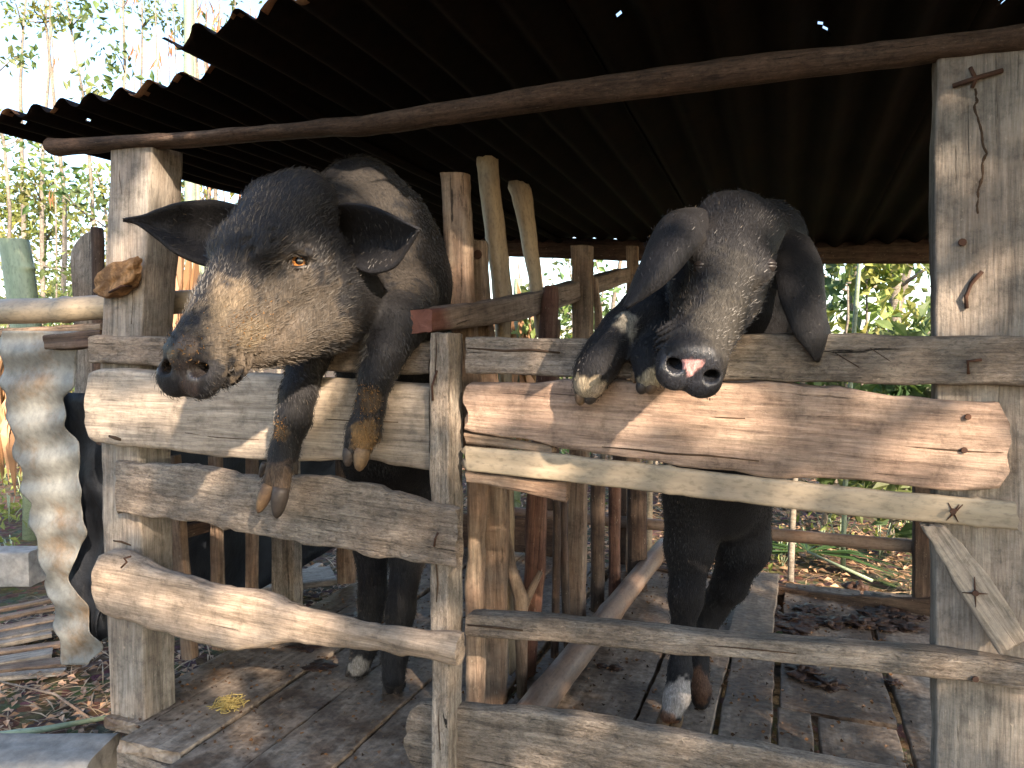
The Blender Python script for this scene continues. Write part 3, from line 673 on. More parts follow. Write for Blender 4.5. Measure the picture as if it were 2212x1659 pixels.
def plant(name, base, h, tr, nbr, leafm, label, cat, group, spread=.5, nleaf=300, ls=.07, lean=(0, 0), trunkm=None, crown_from=.35, aspect=.5, clr=.22):
    o = empty(name, base, label, cat, group)
    top = base+Vector((lean[0], lean[1], h)); n = 9; pts = []
    for i in range(n):
        t = i/(n-1); pts.append(base.lerp(top, t)+Vector((mn.noise(Vector((t*3, base.x*3, 1))), mn.noise(Vector((t*3, base.y*3, 5))), 0))*.07*h*t)
    V, Fc = tube_data(pts, [tr*(1-.7*i/(n-1)) for i in range(n)], 8)
    cl = []
    for k in range(nbr):
        t = random.uniform(crown_from, 1); i = min(n-1, int(t*(n-1))); s = pts[i]
        an = random.uniform(0, 6.28); L = spread*random.uniform(.4, 1)*(1.2-.5*t)
        e = s+Vector((math.cos(an)*L, math.sin(an)*L, L*random.uniform(.1, .8)))
        m = s.lerp(e, .5)+rv()*.06
        tube_data([s, m, e], [tr*.3, tr*.2, tr*.08], 5, V, Fc)
        cl.append((e, random.uniform(.5, 1)*clr*1.2)); cl.append((m, random.uniform(.5, 1)*clr))
    put('trunk', V, Fc, trunkm or M_TRUNK, o, True, Matrix.Translation(base))
    if nleaf:
        V, Fc, C = crown_mesh(cl, nleaf, ls, aspect)
        put('crown', V, Fc, leafm, o, False, Matrix.Translation(base), C)
    return o
def at(px, Y, z=0.0):     # ground point on picture column px at plane Y
    p = P(px, 760, Y); return Vector((p.x, p.y, z))
GB = 'bushes behind the pen'
bush_spots = [(1010, 4.2), (1150, 3.6), (1230, 5.0), (1330, 3.9), (1420, 5.2), (1700, 4.6), (1780, 3.5), (1850, 4.4), (1930, 3.6), (1990, 5.0), (2080, 4.2),
              (960, 6.0), (1280, 6.8), (1880, 6.5), (2010, 7.2), (1150, 7.5)]
words = ['rounded leafy', 'loose arching', 'tall narrow', 'low spreading']
for i, (px, Y) in enumerate(bush_spots):
    m, cn = ((L_GREEN, 'mid green'), (L_LIME, 'yellow green'), (L_DARK, 'dark green'))[i % 3]
    plant('bush', at(px, Y), random.uniform(1.3, 2.1), .018, 10, m, 'leafy bush of the thicket seen under the roof behind the pens', 'bush', GB, .55, 150, random.choice((.07, .09, .12)), (random.uniform(-.2, .2), 0), crown_from=.15, clr=.24)
for i, (px, Y) in enumerate([(-60, 3.2), (30, 4.0), (110, 3.0), (190, 3.6), (240, 5.0), (60, 5.5), (150, 6.5), (420, 4.5), (-20, 7), (330, 6), (150, 4.6), (60, 8), (200, 8.5), (-80, 5)]):
    plant('bush', at(px, Y), random.uniform(1.2, 1.75)+.22*max(0, Y-4.4), .015, 10, (L_LIME, L_GREEN)[i % 2], 'sunlit bush behind the left post and hanging iron sheet', 'bush', 'sunlit bushes left of the pen', .5, 110, .07, (0, 0), crown_from=.2, clr=.22)
# saplings with visible thin trunks
sap = [(20, 4.5, 5.5, .03), (90, 5.2, 6, .035), (215, 4.2, 5, .028), (150, 7, 7, .05), (255, 6.2, 6.5, .04), (330, 7.5, 7, .04), (470, 5.5, 6, .03), (500, 8, 7, .05), (560, 6.5, 6.5, .04), (50, 8.5, 8, .06), (600, 9, 8, .05), (700, 10, 8, .05)]
for px, Y, h, r in sap:
    plant('sapling', at(px, Y), h, r, 7, random.choice((L_GREEN, L_LIME)), 'thin bare stemmed sapling against the bright sky at the left', 'sapling', 'saplings against the sky', .8, 95, .10, (random.uniform(-.5, .5), random.uniform(-.3, .3)), crown_from=.3, clr=.3)
for px, Y, h in ((-40, 9, 4.5), (90, 11, 5), (250, 12, 5.5), (440, 12, 6), (620, 13, 7)):
    plant('leafy_tree', at(px, Y), h, .08, 16, L_LIME, 'leafy tree far behind the roof at the upper left', 'tree', 'leafy trees far behind the roof', 1.6, 70, .17, (random.uniform(-.4, .4), 0), crown_from=.25, clr=.6)
tk = [(1800, 5.5, .05), (1850, 4.8, .035), (1905, 6.5, .07), (1960, 5.2, .06), (1985, 6, .045), (1750, 7, .05), (1180, 5.5, .04), (1300, 6, .03), (1100, 6.5, .035), (1420, 7.5, .05)]
for px, Y, r in tk:
    plant('tree', at(px, Y), 4.5, r, 6, L_GREEN, 'slender grey trunked tree in the thicket behind the pens', 'tree', 'slender trees behind the pens', .8, 40, .11, (random.uniform(-.6, .6), 0), crown_from=.3, clr=.3)
def culm(px0, Y, r, h, lean, label, m=B_GREEN):
    b = at(px0, Y); o = empty('bamboo_culm', b, label, 'bamboo'); n = 34; pts = []; rad = []
    for i in range(n):
        t = i/(n-1); pts.append(b+Vector((lean*t*t, 0, h*t))); rad.append(r*(1-.4*t)*(1.10 if i % 3 == 0 else 1))
    V, Fc = tube_data(pts, rad, 14); put('culm', V, Fc, m, o, True, Matrix.Translation(b)); return o
culm(414, 4.2, .055, 7, .1, 'thick pale green bamboo culm rising behind the upper roof corner')
culm(436, 4.5, .026, 7, -.1, 'thinner bamboo culm just right of the thick pale green one', B_DRY)
culm(1830, 3.0, .013, 4, .3, 'slim bright green bamboo culm in the right window under the roof')
culm(1405, 2.9, .02, 3.2, .05, 'grey green bamboo culm behind the black stakes', B_DRY)
culm(1090, 2.7, .024, 2.2, .02, 'pale bamboo culm behind the middle stakes', B_DRY)
culm(1716, 2.6, .016, 2.0, .15, 'thin mottled stem standing in the litter behind the right pig', M_TRUNK)
# drooping dry stems in front of the sky
def dry_stem(px, Y, h, i):
    b = at(px, Y); pts = [b+Vector((.12*mn.noise(Vector((t*4, px*.01, 2))), 0, h*t)) for t in np.linspace(0, 1, 10)]
    V, Fc = tube_data(pts, [.012*(1-.5*t) for t in np.linspace(0, 1, 10)], 6)
    o = empty('dry_plant', b, 'thin dry brown stem of the thicket against the sky', 'stem', 'dry stems against the sky')
    put('stem', V, Fc, M_TRUNK, o, True, Matrix.Translation(b))
    V, Fc, C = [], [], []
    for _ in range(16):
        p = pts[random.randint(4, 9)]+rv()*.05
        leaf(V, Fc, C, p, Vector((random.uniform(-.4, .4), random.uniform(-.4, .4), -1)).normalized(), rv(), .22, .03, (1, .8, .7))
    put('dry_leaves', V, Fc, L_DRY, o, False, Matrix.Translation(b), C)
for i, px in enumerate((130, 300, 345, 375, 390, 455, 468, 490, 520, 548, 640, 690)): dry_stem(px, random.uniform(4.5, 7), random.uniform(5, 7), i)
# banana plants with dead hanging leaves
def banana(px, Y, label, z0=.9, z1=2.0):
    b = at(px, Y); o = empty('banana_plant', b, label, 'banana plant')
    V, Fc = tube_data([b, b+Vector((.03, 0, .9)), b+Vector((.05, 0, z1))], [.06, .05, .03], 12); put('stem', V, Fc, B_GREEN, o, True, Matrix.Translation(b))
    V, Fc, C = [], [], []
    for _ in range(70):
        an = random.uniform(0, 6.28); p = b+Vector((math.cos(an)*.09, math.sin(an)*.09, random.uniform(z0, z1)))
        q = random.uniform(.5, 1.4); leaf(V, Fc, C, p, Vector((math.cos(an)*.25, math.sin(an)*.25, -1)).normalized(), Vector((math.cos(an), math.sin(an), 0)), random.uniform(.3, .6), random.uniform(.03, .09), (q, q, q), .5)
    put('dead_leaves', V, Fc, L_DRY, o, False, Matrix.Translation(b), C)
banana(428, 1.75, 'banana plant with crumpled brown dead leaves behind the left pig ear', .8, 1.95)
banana(60, 2.0, 'banana plant with hanging dead leaves left of the splintered plank', .8, 1.35)
banana(1105, 3.4, 'banana plant with red brown dead leaves seen between the bamboo stakes', .9, 1.7)
# palm leaf and weeds on the ground behind
def fan_palm():
    b = F(1745, 1140, .25); b = Vector((b.x, b.y, 0)); o = empty('fan_palm', b, 'fallen green fan palm leaf on the litter behind the right pen', 'palm leaf')
    V, Fc, C = [], [], []
    for k in range(26):
        an = math.radians(-30+k*9.5); d = Vector((math.cos(an), math.sin(an)*.7, .12*math.sin(k))).normalized()
        leaf(V, Fc, C, b+Vector((0, 0, .12)), d, Vector((0, 0, 1)), random.uniform(.4, .55), .045, (1, 1.2, 1), .2)
    put('leaf_blades', V, Fc, L_DARK, o, False, Matrix.Translation(b), C)
    V, Fc = tube_data([b+Vector((0, 0, .12)), b+Vector((.3, -.2, .05))], [.007, .009], 6); put('stalk', V, Fc, B_GREEN, o, True, Matrix.Translation(b))
fan_palm()
def weed(p, ls, n, label, grp):
    V, Fc, C = [], [], []
    for _ in range(n):
        d = (rv()+Vector((0, 0, .6))).normalized(); q = random.uniform(.7, 1.3)
        leaf(V, Fc, C, p+Vector((rng.normal()*.07, rng.normal()*.07, random.uniform(.02, .22))), d, rv(), ls, ls*.5, (q, q, q))
    stems_V, sF = [], []
    for _ in range(5):
        tube_data([p, p+Vector((rng.normal()*.05, rng.normal()*.05, .2))], .003, 5, stems_V, sF)
    o = empty('weed', p, label, 'weed', grp); put('leaves', V, Fc, L_LIME, o, False, Matrix.Translation(p), C); put('stems', stems_V, sF, B_GREEN, o, True, Matrix.Translation(p))
for px, py in ((1760, 1215), (1815, 1190), (1690, 1225), (1900, 1205), (1290, 1150), (1350, 1120), (1145, 1150), (1780, 1150), (1960, 1150)):
    g = F(px, py, .0); weed(g, .06, 16, 'small bright green weed growing in the leaf litter behind the right pen', 'weeds behind the right pen')
for px, py in ((20, 1130), (50, 1080), (10, 1050), (70, 1150), (30, 1240)):
    weed(F(px, py, .0), .07, 30, 'leafy weed left of the hanging iron sheet', 'weeds at the left edge')
def litter():
    V, Fc, C = [], [], []
    def zone(x0, x1, y0, y1, n, ls):
        for _ in range(n):
            x, y = random.uniform(x0, x1), random.uniform(y0, y1)
            if -1.05 < x < 1.1 and -.1 < y < 1.85: continue
            p = Vector((x, y, gz(x, y)+random.uniform(.0, .03))); a = random.uniform(0, 6.28)
            d = Vector((math.cos(a), math.sin(a), random.uniform(-.15, .35))).normalized(); q = random.uniform(.35, 1.5)
            if random.random() < .35: leaf(V, Fc, C, p, d, Vector((0, 0, 1)), ls*random.uniform(2, 5), .006, (q, q*.95, q*.8), .1)
            else: leaf(V, Fc, C, p, d, (rv()*.5+Vector((0, 0, 1))).normalized(), ls, ls*.55, (q, q*.82, q*.7))
    zone(-2.8, 3.2, 1.8, 4.2, 7000, .05); zone(-4, 4.5, 4.2, 8, 5000, .07); zone(-2.6, -1.0, -.6, 1.9, 4500, .035)
    tag(put('leaf_litter', V, Fc, L_LITTER, None, False, None, C), 'dry leaves and straw covering the ground around the pen', 'leaf litter', None, 'stuff')
litter()
def crumbs():
    V, Fc, C = [], [], []
    for _ in range(3800):
        x, y = random.uniform(-.95, 1.0), random.uniform(-.05, 1.7); k = random.random()
        p = Vector((x, y, FZ+.005)); a = random.uniform(0, 6.28); q = random.uniform(.2, .9)
        if k < .5: leaf(V, Fc, C, p, Vector((math.cos(a), math.sin(a), .05)), Vector((0, 0, 1)), random.uniform(.01, .03), .002, (q, q*.8, q*.5), .1)
        else: leaf(V, Fc, C, p, Vector((math.cos(a), math.sin(a), .2)).normalized(), rv(), .012, .009, (q*.5, q*.33, q*.2))
    tag(put('floor_crumbs', V, Fc, L_LITTER, None, False, None, C), 'straw bits and crumbs of dirt scattered over the pen floor', 'crumbs', None, 'stuff')
crumbs()
def lump(name, c, r, m, label, cat, amp=.4, flat=.5, n=18):
    V, Fc = [], []
    for i in range(n+1):
        for j in range(n*2):
            th = math.pi*i/n; ph = math.pi*j/n; d = Vector((math.sin(th)*math.cos(ph), math.sin(th)*math.sin(ph), math.cos(th)))
            k = r*(1+amp*mn.noise(d*2.2+c*30)+amp*.5*mn.noise(d*6+c*10)); V.append(Vector((d.x*k, d.y*k, d.z*k*flat))+c)
    for i in range(n):
        for j in range(n*2): q = (j+1) % (n*2); Fc.append((i*n*2+j, (i+1)*n*2+j, (i+1)*n*2+q, i*n*2+q))
    return tag(put(name, V, Fc, m, None, True, Matrix.Translation(c)), label, cat)
for _ in range(46):
    px = random.uniform(1630, 2010); py = random.gauss(1330, 14)+(random.uniform(0, 8) if random.random() < .75 else random.uniform(20, 150))
    c = F(px, py); lump('dung_clump', c+Vector((0, 0, .004)), random.uniform(.012, .05), M_DUNG, 'dark wet dung clump at the back of the right pen floor', 'dung', 1.0, random.uniform(.10, .34), 16)['group'] = 'dung at the back of the right pen'
for px, py, r in ((1800, 1470, .018), (1930, 1475, .02), (1650, 1410, .014), (1330, 1445, .02), (1300, 1440, .016)):
    c = F(px, py); lump('dung_crumb', c+Vector((0, 0, .003)), r, M_DUNG, 'small dark dung crumb on the open boards of the right pen', 'dung', .5, .3)['group'] = 'small dung crumbs'
for px, py, r in ((660, 1400, .05), (690, 1440, .04), (820, 1290, .04), (760, 1340, .05), (600, 1445, .02)):
    c = F(px, py); lump('dung_clump', c+Vector((0, 0, .003)), r, M_DUNG, 'flat brown dung patch on the left pen floor', 'dung', .6, .15)['group'] = 'dung on the left pen floor'
lump('soil_clod', F(1850, 1275, .1), .05, M_DUNG, 'black charred clod on the litter behind the right pen sill', 'clod', .5, .8)
def straw():
    c = F(495, 1535)+Vector((0, 0, .012)); V, Fc = [], []
    for _ in range(170):
        p = c+Vector((rng.normal()*.016, rng.normal()*.016, abs(rng.normal())*.008)); d = rv()*.022; d.z = abs(d.z)*.6
        tube_data([p-d*.5, p+rv()*.004, p+d*.6], .0011, 4, V, Fc)
    tag(put('straw_tuft', V, Fc, M_STRAW, None, False, Matrix.Translation(c)), 'small tangled tuft of yellow straw on the left pen floor', 'straw')
straw()

ORD = ['first', 'second', 'third', 'fourth', 'fifth', 'sixth', 'seventh', 'eighth', 'ninth', 'tenth', 'eleventh', 'twelfth', 'thirteenth', 'fourteenth', 'fifteenth', 'sixteenth']
def screen_x(p): q = RM.transposed() @ (p-CAM); return q.x/-q.z
for grp, words_ in (('bushes behind the pen', 'from the left among the bushes seen under the roof'), ('sunlit bushes left of the pen', 'from the left among the sunlit bushes beside the left post'),
                    ('saplings against the sky', 'from the left among the thin saplings against the sky'), ('slender trees behind the pens', 'from the left among the slender trees behind the pens'),
                    ('leafy trees far behind the roof', 'from the left among the leafy trees far behind the roof'), ('dry stems against the sky', 'from the left among the dry brown stems against the sky'), ('weeds behind the right pen', 'from the left among the green weeds behind the right pen'),
                    ('weeds at the left edge', 'from the left among the weeds at the left edge')):
    L_ = sorted([o for o in COL.objects if o.parent is None and o.get('group') == grp], key=lambda o: screen_x(o.location))
    for k, o in enumerate(L_): o['label'] = ORD[k]+' '+words_
L_ = sorted([o for o in COL.objects if o.get('group') == 'boards in the scrap heap'], key=lambda o: -(CAM-o.matrix_basis.translation).length)
for k, o in enumerate(L_): o['label'] = ORD[k]+' board from the back of the scrap heap left of the pen'

# ------------------------------------------------------------------ unseen shade trees behind the camera, leaves left out where sun patches are wanted
AX = Vector((-SUN_H.y, SUN_H.x, 0)); BX = SUN.cross(AX).normalized()
if BX.z < 0: BX = -BX
def ab(p): return (p.dot(AX), p.dot(BX))
GAPS = []
def gap(p, ra, rb=None): a, b = ab(p); GAPS.append((a, b, ra*1.12, (rb or ra)*1.12))

# ------------------------------------------------------------------ pigs: one continuous skin grown from a distance field
class Field:
    def __init__(s, lo, hi, h):
        s.h = h; s.lo = np.array(lo, np.float32); s.n = np.ceil((np.array(hi)-np.array(lo))/h).astype(int)+1
        s.d = np.full(tuple(s.n), .2, np.float32)
    def block(s, lo, hi):
        a = np.clip(np.floor((np.array(lo)-s.lo)/s.h).astype(int), 0, s.n); b = np.clip(np.ceil((np.array(hi)-s.lo)/s.h).astype(int)+1, 0, s.n)
        if np.any(b-a <= 0): return None
        ax = [s.lo[k]+s.h*np.arange(a[k], b[k], dtype=np.float32) for k in range(3)]
        X, Y, Z = np.meshgrid(*ax, indexing='ij', copy=False)
        return tuple(slice(a[k], b[k]) for k in range(3)), X, Y, Z
    def add(s, sl, e, k):
        o = s.d[sl]; hh = np.clip(.5+.5*(o-e)/k, 0, 1); s.d[sl] = o*(1-hh)+e*hh-k*hh*(1-hh)
    def cut(s, sl, e, k):
        o = s.d[sl]; e = -e; hh = np.clip(.5-.5*(o-e)/k, 0, 1); s.d[sl] = o*(1-hh)+e*hh+k*hh*(1-hh)
    def cone(s, a, b, ra, rb, k=.03, sub=False):
        m = max(ra, rb)+k+.015; a = np.array(a); b = np.array(b)
        r = s.block(np.minimum(a, b)-m, np.maximum(a, b)+m)
        if r is None: return
        sl, X, Y, Z = r; v = b-a; L = max(float(v@v), 1e-9)
        t = np.clip(((X-a[0])*v[0]+(Y-a[1])*v[1]+(Z-a[2])*v[2])/L, 0, 1)
        e = np.sqrt((X-a[0]-t*v[0])**2+(Y-a[1]-t*v[1])**2+(Z-a[2]-t*v[2])**2)-(ra+(rb-ra)*t)
        (s.cut if sub else s.add)(sl, e.astype(np.float32), k)
    def chain(s, pts, rad, k=.03):
        if len(pts) == 1: pts = [pts[0], pts[0]+Vector((0, 0, .001))]; rad = [rad[0]]*2
        for i in range(len(pts)-1): s.cone(pts[i], pts[i+1], rad[i], rad[i+1], k)
    def ell(s, c, R, rad, k=.02, sub=False):
        """R: 3x3 Matrix whose columns are the axes"""
        m = max(rad)+k+.015; c = np.array(c); r = s.block(c-m, c+m)
        if r is None: return
        sl, X, Y, Z = r; Q = np.array(R); P_ = [X-c[0], Y-c[1], Z-c[2]]
        q = [(P_[0]*Q[0, j]+P_[1]*Q[1, j]+P_[2]*Q[2, j])/rad[j] for j in range(3)]
        k0 = np.sqrt(q[0]**2+q[1]**2+q[2]**2)+1e-6; k1 = np.sqrt((q[0]/rad[0])**2+(q[1]/rad[1])**2+(q[2]/rad[2])**2)+1e-6
        (s.cut if sub else s.add)(sl, (k0*(k0-1)/k1).astype(np.float32), k)
    def value(s, p):
        q = (np.array(p)-s.lo)/s.h; i = np.floor(q).astype(int)
        if np.any(i < 0) or np.any(i >= s.n-1): return .2
        f = q-i; v = s.d[i[0]:i[0]+2, i[1]:i[1]+2, i[2]:i[2]+2]
        v = v[0]*(1-f[0])+v[1]*f[0]; v = v[0]*(1-f[1])+v[1]*f[1]; return float(v[0]*(1-f[2])+v[1]*f[2])
    def hit(s, px, py, d0=.9, d1=2.6):
        d = ray(px, py); t = d0
        while t < d1:
            p = CAM+d*t
            if s.value(p) < 0: return p
            t += .003
        return None
    def normal(s, p, e=.006):
        g = Vector([s.value(p+Vector([e*(j == i) for j in range(3)]))-s.value(p-Vector([e*(j == i) for j in range(3)])) for i in range(3)])
        return g.normalized() if g.length > 0 else Vector((0, -1, 0))
    def mesh(s):
        d = s.d; nx, ny, nz = d.shape
        ins = d < 0
        cnt = np.zeros((nx-1, ny-1, nz-1), np.int8)
        for i in (0, 1):
            for j in (0, 1):
                for k in (0, 1): cnt += ins[i:nx-1+i, j:ny-1+j, k:nz-1+k]
        act = np.argwhere((cnt > 0) & (cnt < 8)); ids = -np.ones(cnt.shape, np.int64); ids[act[:, 0], act[:, 1], act[:, 2]] = np.arange(len(act))
        acc = np.zeros((len(act), 3)); num = np.zeros(len(act))
        cor = [(i, j, k) for i in (0, 1) for j in (0, 1) for k in (0, 1)]
        val = {c: d[act[:, 0]+c[0], act[:, 1]+c[1], act[:, 2]+c[2]].astype(np.float64) for c in cor}
        for a in cor:
            for ax in range(3):
                if a[ax] == 0:
                    b = list(a); b[ax] = 1; b = tuple(b); va, vb = val[a], val[b]; m = (va < 0) != (vb < 0)
                    t = np.where(m, va/np.where(m, va-vb, 1), 0)
                    p = np.array(a)[None, :]+t[:, None]*np.eye(3)[ax][None, :]; acc += p*m[:, None]; num += m
        V = s.lo+s.h*(act+acc/num[:, None])
        Fs = []
        for ax in range(3):
            o = [x for x in range(3) if x != ax]
            sl0 = [slice(1, -1)]*3; sl0[ax] = slice(0, -1); sl1 = [slice(1, -1)]*3; sl1[ax] = slice(1, None)
            A = ins[tuple(sl0)]; B = ins[tuple(sl1)]; e = np.argwhere(A != B); fl_ = A[e[:, 0], e[:, 1], e[:, 2]]
            base = e.copy(); base[:, o[0]] += 1; base[:, o[1]] += 1
            def idx(da, db):
                q = base.copy(); q[:, o[0]] += da; q[:, o[1]] += db; return ids[q[:, 0], q[:, 1], q[:, 2]]
            q = np.stack([idx(-1, -1), idx(0, -1), idx(0, 0), idx(-1, 0)], 1)
            flip = fl_ if ax != 1 else ~fl_
            q = np.where(flip[:, None], q, q[:, ::-1]); Fs.append(q)
        return V, np.concatenate(Fs)

def pt(q):   # (px, py, ('Y', y) or depth)
    return P(q[0], q[1], q[2][1]) if isinstance(q[2], tuple) else D(q[0], q[1], q[2])
def dep(p): return -(RM.transposed() @ (p-CAM)).z
def prad(q): return q[3]*dep(pt(q))/FOC
class HeadFrame:
    def __init__(s, snout, sd, fwd, left, sc, dsc=1.0):
        """fwd and left in camera coordinates (right, up, towards the camera); sc: scale of the head"""
        f = (RM @ Vector(fwd)).normalized(); l = RM @ Vector(left); l = (l-f*l.dot(f)).normalized(); u = f.cross(l)*1.0
        if u.dot(RM @ Vector((0, .5, 1))) < 0: u = -u
        s.f, s.l, s.u, s.sc, s.dsc = f, l, u, sc, dsc; s.R = Matrix((l, f, u)).transposed(); s.O = D(snout[0], snout[1], sd)-f*.30*sc+u*.035*sc
    def w(s, x, y, z): return s.O+(s.l*x+s.f*y+s.u*z)*s.sc
def grow_head(Fd, hf, disc_n, wide=1.0, broad=1.0, jaw=1.0):
    w, R, k = hf.w, hf.R, hf.sc
    Fd.ell(w(0, -.01, -.01), R, (.088*k*wide, .100*k, .082*k), .02)
    for sx in (-1, 1):
        Fd.ell(w(sx*.052*wide, .0, -.070), R, (.050*k, .092*k, .074*k), .022)     # cheeks
        Fd.ell(w(sx*.050, .060, .034), R, (.032*k, .040*k, .026*k), .018)          # brows
        Fd.ell(w(sx*.046*wide, -.07, .025), R, (.042*k, .045*k, .045*k), .02)
        Fd.cone(w(sx*.046, .07, -.052), w(sx*.028, .20, -.056), .040*k, .030*k, .02)
    Fd.cone(w(0, .04, .016), w(0, .15, -.012), .060*k*broad, .050*k*broad, .025)
    Fd.cone(w(0, .15, -.012), w(0, .265, -.032), .050*k*broad, .043*k*hf.dsc, .022)
    Fd.cone(w(0, -.03, -.115), w(0, .19, -.088), .056*k*jaw, .032*k, .025)
    Fd.cone(w(.045*(jaw-1)*3, -.02, -.125), w(.01, .14, -.105), .07*k*(jaw-.3), .040*k, .03) if jaw > 1 else None                 # lower jaw
    Fd.cone(w(0, -.10, .0), w(0, -.04, .02), .070*k, .068*k, .03)                       # crest
    # wrinkles above the disc
    dn = (RM @ Vector(disc_n)).normalized(); c = w(0, .30, -.035); lx = (hf.l-dn*hf.l.dot(dn)).normalized(); uz = dn.cross(lx)
    if uz.dot(hf.u) < 0: uz = -uz
    DR = Matrix((lx, dn, uz)).transposed(); k = hf.sc*hf.dsc; rx, rz = .0515*k*max(broad, 1.06), .0445*k
    Fd.ell(c-dn*.014*k, DR, (rx*.98, .020*k, rz*.98), .012)
    Fd.ell(c-uz*rz*.30+lx*rx*.38, DR, (rx*.55, .017*k, rz*.66), .008); Fd.ell(c-uz*rz*.30-lx*rx*.38, DR, (rx*.55, .017*k, rz*.66), .008)
    Fd.ell(c+uz*rz*.55-dn*.004, DR, (rx*.75, .016*k, rz*.40), .010)
    for q in (.024, .040, .055):
        Fd.ell(c-dn*(q+.012)*k+uz*.012*k, DR, (rx*.98+q*.12, .004, rz*.98+q*.1), .004)
    for sx in (-1, 1):
        a = c+lx*sx*rx*.47+uz*rz*.02+dn*.022; Fd.cone(a, a-dn*.05, .0105*k, .008*k, .006, True)
        Fd.cone(a+lx*sx*.006*k, a+lx*sx*.010*k-dn*.04, .0075*k, .006*k, .005, True)
    Fd.cone(c+dn*.012*k-uz*rz*.75, c+dn*.009*k-uz*rz*1.25, .004*k, .006*k, .006, True)
    # mouth line
    for sx in (-1, 1):
        pts = [w(sx*.026, .262, -.088), w(sx*.052, .20, -.094), w(sx*.078, .13, -.088), w(sx*.098, .06, -.075)]
        for i in range(3): Fd.cone(pts[i], pts[i+1], .0022, .0022, .008, True)
    return c, dn, lx, uz, rx, rz
def ear_mesh(st, bulge, th=.007, nu=26, nv=12, seed=0):
    """st: [(A, B)] world edges base to tip, bulge: world vector, the middle is pushed along it"""
    def cr(L, t):
        n = len(L)-1; i = min(int(t*n), n-1); f = t*n-i; g = lambda k: L[max(0, min(n, k))]
        a, b, c, d = g(i-1), g(i), g(i+1), g(i+2); return (b*2+(c-a)*f+(a*2-b*5+c*4-d)*f*f+(-a+b*3-c*3+d)*f*f*f)*.5
    As, Bs = [a for a, b in st], [b for a, b in st]; G = []
    for i in range(nu+1):
        t = i/nu; A, B = cr(As, t), cr(Bs, t); wd = (B-A).length; row = []
        for j in range(nv+1):
            v = j/nv; x = 2*v-1; row.append(A.lerp(B, v)+bulge*(1-x*x)*min(1, wd/.10)*(1-.3*t)+bulge.normalized()*.003*mn.noise(Vector((t*7, v*5, seed))))
        G.append(row)
    V, Fc = [], []
    for i in range(nu+1):
        for j in range(nv+1):
            du = G[min(i+1, nu)][j]-G[max(i-1, 0)][j]; dv = G[i][min(j+1, nv)]-G[i][max(j-1, 0)]; nr = du.cross(dv)
            nr = nr.normalized() if nr.length > 1e-9 else bulge.normalized()
            e = th*.5*(1-.55*abs(2*j/nv-1)**3)*(1.3-.7*i/nu)+.001; V += [G[i][j]+nr*e, G[i][j]-nr*e]
    ix = lambda i, j, s: (i*(nv+1)+j)*2+s
    for i in range(nu):
        for j in range(nv):
            Fc.append((ix(i, j, 0), ix(i+1, j, 0), ix(i+1, j+1, 0), ix(i, j+1, 0))); Fc.append((ix(i, j, 1), ix(i, j+1, 1), ix(i+1, j+1, 1), ix(i+1, j, 1)))
        Fc.append((ix(i, 0, 1), ix(i+1, 0, 1), ix(i+1, 0, 0), ix(i, 0, 0))); Fc.append((ix(i, nv, 0), ix(i+1, nv, 0), ix(i+1, nv, 1), ix(i, nv, 1)))
    for j in range(nv): Fc.append((ix(nu, j, 0), ix(nu, j, 1), ix(nu, j+1, 1), ix(nu, j+1, 0)))
    return np.array([tuple(v) for v in V]), Fc
def pig_skin():
    k = NT('black_pig_skin')
    at_ = k.n('ShaderNodeAttribute', attribute_name='Col')
    n1 = k.noise(k.coord((1, 1, 1), 'Object', False), 14, 6, .6); n2 = k.noise(k.coord((1, 1, 1), 'Object', False), 230, 3, .6)
    tc = k.coord((260, 260, 60), 'Object', False); n3 = k.noise(tc, 1, 4, .7, 1.0)
    col = k.mix(1, at_.outputs['Color'], k.ramp(n1, [(.3, .8), (.7, 1.2)]), 'MULTIPLY')
    col = k.mix(1, col, k.ramp(n3, [(.3, .55), (.5, 1), (.72, 1.9)]), 'MULTIPLY')
    b = k.bump(n1, .35, .006); b = k.bump(n3, .8, .0022, b); b = k.bump(n2, .4, .0012, b)
    k.b.inputs['Sheen Weight'].default_value = .04; k.b.inputs['Sheen Roughness'].default_value = .4; k.b.inputs['Sheen Tint'].default_value = (.8, .7, .6, 1)
    sep = k.n('ShaderNodeMath', operation='ADD'); sep.inputs[1].default_value = 0; k.l(at_.outputs['Alpha'], sep.inputs[0])
    m = k.done(col, sep.outputs[0], b, 0, .13)
    k.l(k.math('ADD', .13, k.math('MULTIPLY', k.math('MAXIMUM', k.math('SUBTRACT', .5, sep.outputs[0]), 0), 1.4)), k.b.inputs['Specular IOR Level'])
    return m
M_PIG = pig_skin()
def hair_mat():
    k = NT('pig_bristle'); a = k.n('ShaderNodeAttribute', attribute_name='Col')
    k.b.inputs['Sheen Weight'].default_value = .0
    return k.done(a.outputs['Color'], .38, None, 0, .22)
M_HAIR = hair_mat()
def eye_mat():
    k = NT('amber_pig_eye'); tc = k.n('ShaderNodeTexCoord'); sx = k.n('ShaderNodeSeparateXYZ'); vn = k.n('ShaderNodeVectorMath', operation='NORMALIZE')
    k.l(tc.outputs['Object'], vn.inputs[0]); k.l(vn.outputs[0], sx.inputs[0])
    nz = k.noise(tc.outputs['Object'], 300, 3, .5)
    col = k.ramp(sx.outputs['Z'], [(.0, (.60, .36, .30)), (.80, (.66, .48, .42)), (.84, (.12, .045, .02)), (.865, (.55, .25, .08)), (.94, (.45, .18, .05)), (.957, (.005, .004, .004)), (1, (.003, .003, .003))])
    k.b.inputs['Coat Weight'].default_value = 1; k.b.inputs['Coat Roughness'].default_value = .03
    return k.done(col, .2, None, 0, .6)
M_EYE = eye_mat()
